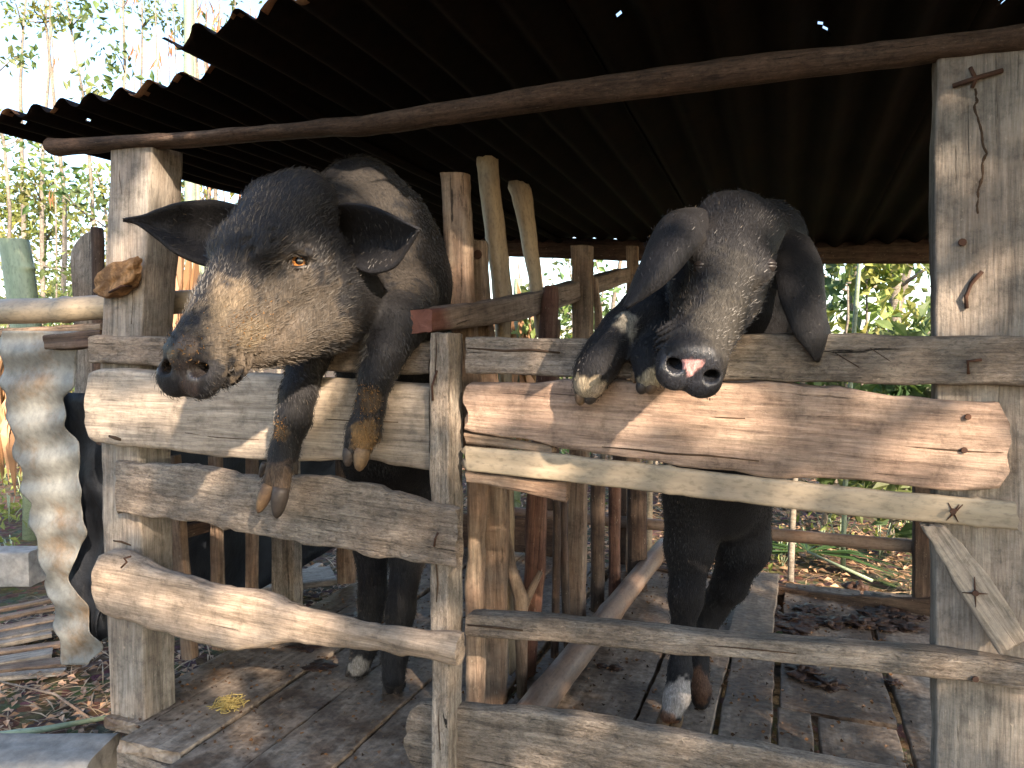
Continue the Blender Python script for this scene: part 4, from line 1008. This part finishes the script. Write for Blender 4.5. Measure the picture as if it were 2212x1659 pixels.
M_HOOF = plain('dirty_brown_hoof', (.12, .078, .042), .6, .5, 70, .5, .002, .3, (.07, .045, .03)); M_HOOFD = plain('dark_hoof', (.035, .028, .024), .5, .4, 70, .5, .002)
M_LID = plain('dark_eyelid_skin', (.018, .015, .015), .45, .3, 200, .4, .001, .5)
def make_pig(name, label, Fd, ears, flow, flow_k, paint, hair_n, crest=None, seed=1, hair_keep=None):
    V, Q = Fd.mesh(); Fs = [tuple(q) for q in Q.tolist()]
    nb = len(V); allV = [V]; off = nb
    for ev, ef in ears:
        allV.append(ev); Fs += [tuple(i+off for i in f) for f in ef]; off += len(ev)
    V = np.concatenate(allV)
    rg = np.random.default_rng(seed)
    c = CAM
    me = bpy.data.meshes.new(name); org = Vector(V[:nb].mean(0)); me.from_pydata((V-np.array(org)).tolist(), [], Fs); me.materials.append(M_PIG)
    me.polygons.foreach_set('use_smooth', [True]*len(me.polygons)); me.update()
    col = np.zeros((len(V), 4), np.float32); col[:, :3] = (.0115, .0115, .013); col[:, 3] = .55
    isear = np.zeros(len(V), bool); isear[nb:] = True
    jit = np.array([mn.noise(Vector(v*32))*.55+mn.noise(Vector(v*95))*.45 for v in V])
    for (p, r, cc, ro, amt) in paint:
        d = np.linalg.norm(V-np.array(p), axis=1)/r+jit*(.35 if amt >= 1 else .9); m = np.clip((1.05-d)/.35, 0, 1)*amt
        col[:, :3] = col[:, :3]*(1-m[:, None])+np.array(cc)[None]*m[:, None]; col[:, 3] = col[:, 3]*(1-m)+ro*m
    a = me.color_attributes.new('Col', 'FLOAT_COLOR', 'POINT'); a.data.foreach_set('color', col.ravel())
    f0 = np.array([p.vertices[0] for p in me.polygons])
    o = bpy.data.objects.new(name, me); COL.objects.link(o); o.location = org
    tag(o, label, 'pig')
    # bristles
    P_ = np.array([p.center for p in me.polygons]) if False else None
    nf = len(me.polygons); cen = np.empty(nf*3); me.polygons.foreach_get('center', cen); cen = cen.reshape(-1, 3)+np.array(org)
    nor = np.empty(nf*3); me.polygons.foreach_get('normal', nor); nor = nor.reshape(-1, 3); ar = np.empty(nf); me.polygons.foreach_get('area', ar)
    tocam = np.array(CAM)[None]-cen; vis = (np.einsum('ij,ij->i', nor, tocam)/np.linalg.norm(tocam, axis=1)) > -.45
    wgt = ar*np.where(vis, 1, .12)*np.where(isear[f0], .16, 1)
    wgt = wgt*np.where((col[f0, 0] > .2), .15, 1)
    if hair_keep is not None: wgt = wgt*np.array([hair_keep(Vector(c_)) for c_ in cen])
    wgt /= wgt.sum(); pick = rg.choice(nf, hair_n, p=wgt)
    HV, HF, HC = [], [], []
    for f in pick:
        p = Vector(cen[f]+rg.normal(size=3)*.002); nn = Vector(nor[f]); fd = flow(p); fd = fd-nn*fd.dot(nn)
        if fd.length < 1e-3: continue
        fd.normalize(); cr_ = crest(p) if crest else 0
        kb = float(flow_k(p)); L = rg.uniform(.008, .017)*(1+2.2*cr_)*(.5+.5*kb); d = (fd+nn*(rg.uniform(.15, .55)+.9*cr_)+Vector(rg.normal(size=3))*.16).normalized()
        q = p+d*L*.55; e = q+(d*.8-nn*.15+Vector((0, 0, -.15))).normalized()*L*.45
        s = d.cross(Vector(tocam[f]).normalized())
        if s.length < 1e-3: continue
        s.normalize(); wd = .00036*(1+.4*cr_); b = len(HV)
        HV += [p-s*wd, p+s*wd, q+s*wd*.8, q-s*wd*.8, e]; HF += [(b, b+1, b+2, b+3), (b+3, b+2, b+4)]
        g = rg.uniform(.5, 1.45); k_ = col[f0[f], :3]; hc = tuple(float(q)*1.05*g+.005*g for q in k_)
        if rg.random() < .025: hc = (.07, .058, .043)
        HC += [hc]*5
    put('bristles', HV, HF, M_HAIR, o, False, Matrix.Translation(org), np.array(HC))
    return o
def add_eye(pig, Fd, px, py, r, gaze=None, w_open=1.0, tilt=0.0):
    p = Fd.hit(px, py)
    if p is None: return
    n = Fd.normal(p, .012); g = (n*.6+(CAM-p).normalized()*.4).normalized() if gaze is None else gaze
    up = Vector((0, 0, 1)); side = up.cross(g).normalized(); up = g.cross(side)
    if tilt: Rt = Matrix.Rotation(tilt, 3, g); side = Rt @ side; up = Rt @ up
    c = p-n*r*.62; V, Fc = [], []
    n_, m_ = 24, 32
    for i in range(n_+1):
        for j in range(m_):
            th = math.pi*i/n_; ph = 2*math.pi*j/m_; k = r*(1.04 if th < .6 else 1); V.append(Vector((k*math.sin(th)*math.cos(ph), k*math.sin(th)*math.sin(ph), k*math.cos(th))))
    for i in range(n_):
        for j in range(m_): q = (j+1) % m_; Fc.append((i*m_+j, (i+1)*m_+j, (i+1)*m_+q, i*m_+q))
    M = Matrix((side, up, g)).transposed().to_4x4(); M.translation = c
    look = Matrix.Rotation(math.radians(8), 4, 'X') @ Matrix.Rotation(math.radians(-10), 4, 'Y')
    Mw = M @ look; put('eye', [Mw @ v for v in V], Fc, M_EYE, pig, True, Mw)
    # eyelids: shells round the ball leaving an almond opening
    for sgn in (1, -1):
        V, Fc = [], []; R2 = r*1.13; na, nb_ = 22, 9
        for i in range(na+1):
            az = -1.25+2.5*i/na                              # across the eye
            op = (.52 if sgn > 0 else .50)*w_open*max(0, math.cos(az*1.22))**.8
            for j in range(nb_+1):
                el = sgn*(op+(1.35-op)*j/nb_); rr = R2*(1.05 if j == 0 else 1.08+.10*math.sin(min(1, j/3)*3.14))
                V.append(M @ Vector((rr*math.sin(az)*math.cos(el), rr*math.sin(el), rr*math.cos(az)*math.cos(el)-r*.05)))
            el = sgn*op; V.append(M @ Vector((r*.98*math.sin(az)*math.cos(el), r*.98*math.sin(el), r*.98*math.cos(az)*math.cos(el))))
        k = nb_+2
        for i in range(na):
            for j in range(nb_): Fc.append((i*k+j, (i+1)*k+j, (i+1)*k+j+1, i*k+j+1))
            Fc.append((i*k+nb_+1, (i+1)*k+nb_+1, (i+1)*k, i*k))
        put('eyelid', V, Fc, M_LID, pig, True, M)
def hoof(pig, a, b, r, m, flat=1.0):
    """one pointed toe from a (cuff) to b (tip)"""
    ax = b-a; pts = [a+ax*t for t in (0, .15, .4, .7, .9, 1.0)]; V, Fc = tube_data(pts, [r*.92, r*1.02, r*1.0, r*.80, r*.5, r*.15], 14)
    return put('hoof', V, Fc, m, pig, True, frame(a, b))
def to_cam(*v): return (RM @ Vector(v))

# ---- left pig
def left_pig():
    lo = (-.85, -.52, FZ-.01); hi = (.12, .72, 1.80); Fd = Field(lo, hi, .0042)
    hf = HeadFrame((405, 795), 1.22, (-.36, -.74, .57), (.88, -.08, .46), .98, 1.2)
    R3 = RM
    def ch(qs, k=.03): Fd.chain([pt(q) for q in qs], [prad(q) for q in qs], k)
    # trunk, standing up on the hind legs
    ch([(650, 490, 1.54, 92), (730, 500, 1.62, 100), (800, 500, 1.70, 112)], .035)
    ch([(775, 428, 1.74, 84), (800, 520, 1.76, 128)], .04); ch([(800, 520, 1.76, 128), (845, 620, 1.80, 128), (850, 760, 1.84, 118)], .06)
    ch([(850, 760, 1.88, 118), (850, 950, 1.98, 108), (850, 1060, 2.08, 92)], .05)
    ch([(700, 620, 1.60, 92), (790, 630, 1.66, 92)], .04)
    # jowl and throat
    ch([(560, 742, 1.32, 54), (620, 712, 1.37, 66), (690, 680, 1.43, 78), (745, 640, 1.50, 82)], .025)
    ch([(800, 640, 1.62, 80), (825, 580, 1.67, 95)], .04)
    # fore legs over the rail
    ch([(870, 640, 1.64, 76), (862, 700, ('Y', -.04), 58), (834, 760, ('Y', -.085), 40), (812, 815, ('Y', -.10), 33), (800, 880, ('Y', -.105), 27), (786, 932, ('Y', -.11), 32), (772, 965, ('Y', -.115), 26)], .025)
    ch([(690, 690, 1.56, 66), (664, 775, ('Y', -.06), 42), (645, 850, ('Y', -.10), 35), (634, 905, ('Y', -.11), 35), (619, 955, ('Y', -.12), 26), (612, 985, ('Y', -.125), 27), (606, 1005, ('Y', -.135), 26)], .02)
    # toes
    ch([(594, 1015, ('Y', -.145), 19), (578, 1055, ('Y', -.15), 15)], .008); ch([(613, 1015, ('Y', -.145), 20), (606, 1070, ('Y', -.15), 17)], .008)
    def groove(q0, q1, rr): Fd.cone(pt(q0), pt(q1), rr*.5, rr, .004, True)
    groove((601, 1032, ('Y', -.165)), (590, 1100, ('Y', -.165)), .0065); groove((770, 952, ('Y', -.140)), (766, 1005, ('Y', -.142)), .0055)
    ch([(765, 955, ('Y', -.12), 19), (756, 982, ('Y', -.125), 14)], .008); ch([(785, 955, ('Y', -.12), 20), (782, 985, ('Y', -.125), 16)], .008)
    # hind legs
    ch([(800, 1080, 2.10, 66), (803, 1180, 2.14, 36), (806, 1290, 2.15, 28), (790, 1390, 2.13, 25), (775, 1440, 2.11, 25)], .03)
    ch([(888, 1080, 2.02, 66), (882, 1190, 2.02, 38), (865, 1320, 2.0, 28), (853, 1410, 1.99, 25), (850, 1460, 1.98, 25)], .03)
    for a, b in (((-.010), 0), ((.012), 0)):
        Fd.cone(pt((775, 1440, 2.11))+R3 @ Vector((a, -.01, 0)), F(768, 1462)+R3 @ Vector((a, .014, 0)), .015, .012, .006)
        Fd.cone(pt((850, 1460, 1.98))+R3 @ Vector((a*1.1, -.01, 0)), F(850, 1500)+R3 @ Vector((a*1.1, .014, 0)), .017, .014, .006)
    c, dn, lx, uz, rx, rz = grow_head(Fd, hf, (-.30, -.10, .95), 1.06, 1.06, 1.3)
    # forehead and neck wrinkles
    for q in (((535, 545), (600, 520)), ((520, 525), (600, 495)), ((720, 520), (738, 640)), ((740, 500), (755, 620)), ((610, 535), (665, 530)), ((690, 470), (722, 560))):
        a, b = Fd.hit(*q[0]), Fd.hit(*q[1])
        if a and b: Fd.cone(a, b, .0025, .002, .010, True)
    eyeh = Fd.hit(646, 566)
    if eyeh:
        en = Fd.normal(eyeh, .012); Fd.cone(eyeh+en*.004, eyeh-en*.014, .020, .018, .008, True)
        for o_, rr in (((-.020, .016), .008), ((0, .023), .009), ((.020, .016), .008), ((-.012, -.020), .006), ((.012, -.020), .006)):
            Fd.cone(eyeh-en*.006+to_cam(o_[0], o_[1], 0), eyeh-en*.008+to_cam(o_[0], o_[1], 0), rr, rr, .010)
    E = lambda *q: [(D(*a), D(*b)) for a, b in q]
    ears = [ear_mesh(E(((530, 450, 1.47), (500, 575, 1.47)), ((470, 434, 1.46), (455, 575, 1.45)), ((425, 434, 1.44), (420, 566, 1.44)), ((380, 440, 1.42), (376, 545, 1.42)), ((340, 453, 1.41), (338, 515, 1.41)), ((303, 466, 1.40), (300, 487, 1.40)), ((266, 473, 1.38), (266, 477, 1.38))), to_cam(0, 0, -.055), seed=1),
            ear_mesh(E(((680, 462, 1.45), (715, 525, 1.47)), ((710, 448, 1.43), (735, 545, 1.45)), ((750, 440, 1.40), (762, 572, 1.42)), ((800, 446, 1.37), (800, 590, 1.40)), ((840, 462, 1.35), (850, 578, 1.38)), ((875, 480, 1.34), (880, 540, 1.36)), ((906, 494, 1.33), (906, 498, 1.33))), to_cam(.0, .01, -.065), seed=2)]
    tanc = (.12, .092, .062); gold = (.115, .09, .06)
    paint = []
    def pp(px, py, r, cc, ro=.8, amt=1.0):
        h = Fd.hit(px, py)
        if h: paint.append((h, r, cc, ro, amt))
    pp(520, 700, .085, (.085, .069, .052), .8, .85); pp(640, 690, .11, (.055, .046, .037), .75, .8); pp(590, 760, .07, (.07, .056, .043), .8, .8); pp(800, 400, .10, (.04, .035, .03), .75, .6); pp(850, 560, .09, (.04, .034, .028), .75, .6)  # sunlit tan of muzzle, cheek and shoulder painted into the coat colour
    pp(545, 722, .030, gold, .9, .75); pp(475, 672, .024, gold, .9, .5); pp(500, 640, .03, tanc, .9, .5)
    pp(400, 750, .022, (.075, .052, .036), .35, .8); pp(372, 770, .014, (.10, .065, .03), .35, .6)
    pp(405, 800, .030, (.026, .021, .020), .18, .9); pp(440, 800, .022, (.03, .026, .026), .16, .9); pp(370, 800, .022, (.028, .022, .019), .16, .9); pp(405, 835, .022, (.03, .022, .021), .2, .9)
    pp(800, 870, .03, (.06, .04, .022), .9, .7); pp(790, 930, .03, (.12, .075, .034), .9, .8); pp(785, 960, .026, (.13, .08, .036), .9, .8); pp(605, 930, .02, (.07, .05, .03), .9, .6)
    pp(775, 1440, .03, (.22, .20, .175), .8, .8); pp(605, 1040, .045, (.075, .052, .036), .8, .8)
    cr_pts = [D(560, 390, 1.5), D(600, 372, 1.52), D(640, 372, 1.58), D(750, 322, 1.72), D(800, 330, 1.74)]
    jow = [D(760, 740, 1.5), D(700, 760, 1.5), D(790, 700, 1.55)]
    def crest(p):
        d = min((p-q).length for q in cr_pts); e = min((p-q).length for q in jow); return max(0, 1-d/.10)*.8+max(0, 1-e/.09)*.7
    down = Vector((.25, .25, -1))
    headc = hf.w(0, .05, 0)
    def flow(p):
        k = max(0, min(1, 1.35-(p-headc).length/.25)); return (-hf.f*k+down*(1-k)*.7+hf.u*.1*k)
    dc = c
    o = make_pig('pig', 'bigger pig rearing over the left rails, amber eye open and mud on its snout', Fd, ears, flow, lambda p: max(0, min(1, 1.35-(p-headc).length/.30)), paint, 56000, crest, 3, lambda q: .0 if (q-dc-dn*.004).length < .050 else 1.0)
    add_eye(o, Fd, 646, 566, .0225, (to_cam(.30, .10, .95)).normalized(), 1.0, math.radians(14))
    # hooves
    y = lambda px, py, Y: P(px, py, Y)
    hoof(o, y(583, 1045, -.152), y(557, 1108, -.157), .0148, M_HOOF); hoof(o, y(608, 1052, -.152), y(597, 1120, -.159), .0172, M_HOOFD)
    hoof(o, y(757, 968, -.127), y(750, 1008, -.132), .0138, M_HOOFD); hoof(o, y(784, 968, -.127), y(775, 1018, -.132), .0160, M_HOOF)
    hoof(o, y(812, 915, -.10), y(820, 955, -.10), .008, M_HOOF); hoof(o, y(573, 1000, -.13), y(562, 1032, -.13), .008, M_HOOFD); hoof(o, y(634, 995, -.12), y(640, 1026, -.12), .008, M_HOOFD)
    for px, py, r_ in ((768, 1462, .0135), (850, 1500, .0155)):
        for a in (-.012, .014):
            q = F(px, py)+to_cam(a, 0, 0)*1.15; hoof(o, q+Vector((.004, .008, .034)), q+Vector((-.006, -.016, .006)), r_, M_HOOFD)
    # mud crumbs stuck on the lower fore legs
    V, Fc, C = [], [], []
    for _ in range(1500):
        k = rng.random(); 
        if k < .55: px, py = rng.normal(795, 15), rng.uniform(830, 975)
        elif k < .7: px, py = rng.normal(605, 10), rng.normal(930, 14)
        elif k < .9: px, py = rng.normal(530, 34), rng.normal(700, 30)
        else: px, py = rng.normal(400, 25), rng.normal(760, 20)
        h = Fd.hit(px, py, 1.05, 1.9)
        if h is None: continue
        g = rng.uniform(.3, .8); leaf(V, Fc, C, h+rv()*.001, rv(), rv(), rng.uniform(.003, .009), .0022, (.9*g, .62*g, .28*g))
    put('mud_crumbs', V, Fc, L_LITTER, o, False, Matrix.Translation(o.location), C)
    return Fd, o
FL, PL = left_pig()
# ---- right pig
def right_pig():
    lo = (.02, -.52, FZ-.01); hi = (.86, .80, 1.66); Fd = Field(lo, hi, .0042)
    hf = HeadFrame((1495, 797), 1.10, (-.36, -.68, .64), (.93, -.33, .12), .86, 1.14)
    def ch(qs, k=.03): Fd.chain([pt(q) for q in qs], [prad(q) for q in qs], k)
    ch([(1625, 510, 1.42, 66), (1655, 520, 1.52, 74), (1640, 570, 1.60, 96), (1600, 660, 1.62, 120)], .035)
    ch([(1600, 660, 1.66, 130), (1570, 850, 1.72, 122), (1555, 1000, 1.78, 108), (1552, 1070, 1.82, 96)], .05)
    ch([(1470, 640, 1.52, 85), (1400, 680, ('Y', .0), 58), (1345, 715, ('Y', -.045), 42), (1305, 765, ('Y', -.075), 38), (1282, 805, ('Y', -.085), 34), (1272, 832, ('Y', -.09), 30)], .03)
    ch([(1500, 700, 1.42, 70), (1440, 745, ('Y', -.03), 44), (1410, 780, ('Y', -.075), 36), (1402, 812, ('Y', -.085), 29)], .025)
    ch([(1258, 835, ('Y', -.09), 16), (1254, 852, ('Y', -.09), 12)], .008); ch([(1282, 835, ('Y', -.09), 17), (1276, 855, ('Y', -.09), 13)], .008)
    ch([(1392, 812, ('Y', -.09), 15), (1390, 832, ('Y', -.09), 12)], .008); ch([(1412, 812, ('Y', -.09), 15), (1408, 835, ('Y', -.09), 12)], .008)
    ch([(1492, 1060, 1.76, 62), (1490, 1180, 1.80, 50), (1482, 1290, 1.82, 33), (1473, 1380, 1.83, 23), (1469, 1450, 1.82, 21), (1462, 1505, 1.81, 23), (1450, 1538, 1.80, 20)], .03)
    ch([(1604, 1060, 1.84, 64), (1604, 1180, 1.88, 54), (1576, 1265, 1.93, 34), (1540, 1310, 1.97, 29), (1515, 1385, 1.96, 21), (1505, 1440, 1.95, 20), (1512, 1490, 1.93, 19), (1514, 1515, 1.93, 17)], .03)
    for a in (-.014, .014):
        Fd.cone(pt((1450, 1545, 1.80))+to_cam(a*.7, 0, 0), F(1446, 1578)+to_cam(a*1.1, .016, 0), .016, .014, .006)
    c, dn, lx, uz, rx, rz = grow_head(Fd, hf, (-.10, -.42, .90), .93, 1.08)
    E = lambda *q: [(D(*a), D(*b)) for a, b in q]
    ears = [ear_mesh(E(((1545, 458, 1.32), (1560, 505, 1.28)), ((1486, 456, 1.28), (1530, 515, 1.20)), ((1438, 468, 1.24), (1518, 524, 1.15)), ((1408, 512, 1.21), (1490, 556, 1.12)), ((1386, 565, 1.19), (1455, 598, 1.11)), ((1364, 618, 1.18), (1410, 634, 1.12)), ((1348, 662, 1.17), (1354, 668, 1.14))), to_cam(-.01, .01, .035), seed=3, th=.006),
            ear_mesh(E(((1665, 505, 1.42), (1700, 520, 1.46)), ((1668, 545, 1.36), (1735, 545, 1.44)), ((1675, 590, 1.31), (1760, 585, 1.41)), ((1684, 640, 1.28), (1767, 640, 1.39)), ((1700, 690, 1.26), (1767, 690, 1.36)), ((1728, 738, 1.25), (1768, 735, 1.32)), ((1758, 780, 1.26), (1764, 782, 1.27))), to_cam(.03, .01, .03), seed=4, th=.006)]
    paint = []
    def pp(px, py, r, cc, ro=.8, amt=1.0):
        h = Fd.hit(px, py)
        if h: paint.append((h, r, cc, ro, amt))
    pp(1570, 700, .07, (.045, .041, .035), .8, .6); pp(1590, 600, .05, (.032, .030, .027), .8, .5); pp(1580, 760, .04, (.045, .040, .034), .8, .5)  # face lightened in colour where the sun falls on it
    pp(1492, 812, .05, (.018, .020, .026), .22, 1.0); [pp(a_, b_, r_, (.50, .27, .26), .45, 1.0) for a_, b_, r_ in ((1480, 784, .0075), (1494, 785, .0085), (1508, 786, .0075), (1494, 796, .0085), (1492, 806, .0055))]
    pp(1355, 702, .022, (.22, .20, .16), .85, .6); pp(1268, 838, .028, (.28, .23, .16), .85, .9); pp(1290, 850, .016, (.30, .24, .18), .85, .8); pp(1400, 822, .026, (.27, .225, .15), .85, .9)
    pp(1462, 1515, .05, (.34, .31, .28), .8, 1.0); pp(1470, 1490, .03, (.32, .30, .28), .8, .8); pp(1445, 1560, .03, (.20, .10, .055), .7, .8); pp(1510, 1480, .045, (.09, .05, .032), .7, .8)
    crp = [D(1640, 428, 1.5), D(1680, 450, 1.6), D(1710, 490, 1.65)]
    def crest(p): return max(0, 1-min((p-q).length for q in crp)/.09)*.6
    headc = hf.w(0, .05, 0)
    def flow(p):
        k = max(0, min(1, 1.35-(p-headc).length/.25)); return (-hf.f*k+Vector((.1, .2, -1))*(1-k)*.7)
    dc = c
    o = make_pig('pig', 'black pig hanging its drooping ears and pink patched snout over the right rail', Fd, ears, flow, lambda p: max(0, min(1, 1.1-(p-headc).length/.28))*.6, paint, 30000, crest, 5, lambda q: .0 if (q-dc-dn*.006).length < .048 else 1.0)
    y = lambda px, py, Y: P(px, py, Y)
    hoof(o, y(1256, 848, -.092), y(1252, 876, -.095), .0115, M_HOOF); hoof(o, y(1277, 850, -.092), y(1270, 874, -.095), .0125, M_HOOFD)
    hoof(o, y(1389, 828, -.092), y(1383, 852, -.095), .0115, M_HOOFD); hoof(o, y(1408, 830, -.092), y(1402, 852, -.095), .0115, M_HOOF)
    hoof(o, y(1374, 800, -.085), y(1370, 828, -.085), .008, M_HOOF)
    for a in (-.016, .016):
        q = F(1446, 1586)+to_cam(a*1.1, 0, 0); hoof(o, q+Vector((.004, .012, .048))-to_cam(a*.3, 0, 0), q+Vector((-.006, -.02, .006)), .0165, M_HOOF)
    q = F(1518, 1535); hoof(o, pt((1514, 1512, 1.93)), q+Vector((0, 0, .006)), .016, M_HOOF)
    for px, py in ((1508, 575), (1668, 572)):
        add_eye(o, Fd, px, py, .010, None, .02)
    # the pig's tag like white sheen spots of wet snout are left to the light
    return Fd, o
FR, PR = right_pig()

# ------------------------------------------------------------------ gaps cut in the unseen canopy to place the sun patches
def gp(px, py, Y, ra, rb=None): gap(P(px, py, Y), ra, rb)
def gh(Fd, px, py, ra, rb=None):
    h = Fd.hit(px, py); ra *= 1.15
    if h: gap(h, ra, rb)
gp(282, 470, 0, .035, .06); gp(276, 540, 0, .04, .06); gp(345, 400, .05, .05, .06)
for q in ((230, 900), (290, 880), (350, 870), (420, 865), (470, 890), (560, 850)): gp(*q, -.05, .035, .035)
for q in ((265, 1250), (330, 1275), (400, 1310), (470, 1340), (545, 1370), (620, 1360), (700, 1365), (530, 1310), (640, 1335)): gp(*q, -.09, .04, .028)
for q in ((300, 1030), (420, 1040), (470, 1020), (610, 1090), (760, 1090)): gp(*q, -.06, .03, .03)
gp(262, 1140, 0, .03, .025)
for q in ((330, 840), (650, 870), (760, 1130), (880, 1140), (560, 1110), (760, 1385), (880, 1400)): gp(*q, -.07, .03, .02)
for q in ((1350, 1040), (1600, 1050), (1950, 1100), (1750, 940), (1680, 900), (1380, 960), (1500, 960)): gp(*q, -.05, .035, .014)
for q in ((420, 1540), (520, 1600), (640, 1560), (470, 1480)): gap(F(*q), .05, .02)
gp(235, 1090, 0, .02, .04)
for q in ((985, 850), (985, 900), (985, 1130), (985, 1200), (985, 1260), (985, 1310), (985, 1350), (940, 1230)): gp(*q, -.05, .012, .03)
for q in ((1040, 870), (1110, 885), (1180, 880), (1245, 890), (1300, 900), (1430, 860), (1510, 880), (1600, 900), (1850, 885), (2060, 905), (2110, 960), (1960, 1000), (2000, 930), (2140, 1010)): gp(*q, -.045, .04, .024)
for q in ((1150, 1000), (1240, 1010), (1510, 1035), (1700, 1060), (1760, 1065), (1820, 1075), (1200, 960)): gp(*q, -.06, .035, .014)
for q in ((1700, 724), (1780, 722), (1850, 724), (2060, 318), (2050, 660), (2090, 640), (2120, 600), (2070, 700), (2105, 695), (2180, 560)): gp(*q, 0, .035, .022)
for q in ((60, 880), (110, 870), (80, 960), (120, 1020), (150, 1100), (170, 1180), (100, 1100), (140, 1240), (165, 1320), (110, 1180)): gp(*q, .1, .035, .05)
for q in ((1020, 1140), (1020, 1220), (1022, 1300), (1022, 1420)): gp(*q, .2, .02, .05)
gp(997, 450, .2, .02, .08); gp(1000, 560, .2, .02, .06); gp(1074, 590, .47, .03, .06); gp(1062, 540, .47, .02, .04)
for q, r in (((520, 700), .045), ((470, 740), .035), ((590, 740), .05), ((660, 700), .05), ((700, 740), .05), ((620, 620), .035), ((650, 570), .03), ((700, 600), .035), ((740, 680), .05), ((640, 780), .04), ((420, 790), .02), ((560, 790), .04),
             ((800, 380), .06), ((850, 430), .06), ((870, 600), .05), ((840, 660), .04), ((820, 770), .035), ((880, 520), .04), ((790, 960), .03), ((600, 1080), .025), ((620, 970), .015), ((735, 470), .03), ((775, 620), .04), ((740, 350), .03)): gh(FL, *q, r)
for q, r in (((1600, 600), .04), ((1570, 660), .04), ((1575, 720), .045), ((1600, 780), .045), ((1560, 560), .03), ((1620, 520), .02), ((1640, 470), .03), ((1600, 830), .03), ((1630, 640), .03), ((1480, 530), .03), ((1275, 850), .02)): gh(FR, *q, r)
gap(D(1470, 510, 1.18), .035, .03); gap(D(1450, 565, 1.15), .03, .025); gap(D(1410, 620, 1.14), .022, .025); gap(D(1745, 570, 1.38), .02, .03); gap(D(1755, 650, 1.38), .015, .03); gap(D(1470, 500, 1.33), .03)

def shaped_shade_trees():
    c0 = Vector((-.1, 0, .95)); a0, b0 = ab(c0); th = sum(SUN[i]*c0[i] for i in range(3))
    G = np.array(GAPS)
    def inside(a, b):
        ja = .014*mn.noise(Vector((a*16, b*16, 0))); jb = .014*mn.noise(Vector((a*16, b*16, 9)))
        return bool((((a+ja-G[:, 0])/G[:, 2])**2+((b+jb-G[:, 1])/G[:, 3])**2 < 1).any())
    specs = [(-1.5, -.55, 'unseen leafy shade tree behind the camera, gaps cut for sun patches, further left'), (-.55, .35, 'unseen leafy shade tree behind the camera, gaps cut for sun patches, middle'), (.35, 2.3, 'unseen leafy shade tree behind the camera, gaps cut for sun patches, further right')]
    for (u0, u1, lb) in specs:
        um = (u0+u1)/2
        base = c0+AX*um+SUN*4.6; base = Vector((base.x, base.y, 0)); o = empty('shade_tree', base, lb, 'tree', 'unseen shade trees cut to shape the sun')  # shade_tree: added unseen tree, there only to shape the sun patches
        zt = 3.6; V, Fc = tube_data([base+Vector((0, 0, z)) for z in (0, 1, 1.7, 2.4)], [.10, .08, .05, .02], 8) if False else tube_data([base+SUN*1.2+Vector((0, 0, -base.z+z-1)) for z in (0, 1.5, 3, 4.2)], [.12, .10, .07, .03], 8)
        put('trunk', V, Fc, M_TRUNK, o, True, Matrix.Translation(base))
        V, Fc, C = [], [], []
        area = (u1-u0)*2.9; n = int(area*(850 if um < -.5 else 1150))
        for _ in range(n):
            a = random.uniform(u0, u1); b = random.uniform(-1.15, 1.35); dd = random.uniform(4.2, 5.2)
            if inside(a0+a, b0+b): continue
            p = c0+AX*a+BX*b+SUN*dd; q = random.uniform(.7, 1.3)
            nr = (SUN+rv()*.7).normalized(); d = rv(); d = (d-nr*d.dot(nr)).normalized(); l = random.uniform(.075, .12)
            # keep the leaf's middle clear of the gap too
            leaf(V, Fc, C, p-d*l*.5, d, nr, l, l*.6, (q, q, q), .1)
        put('crown', V, Fc, L_GREEN, o, False, Matrix.Translation(base), C)
shaped_shade_trees()
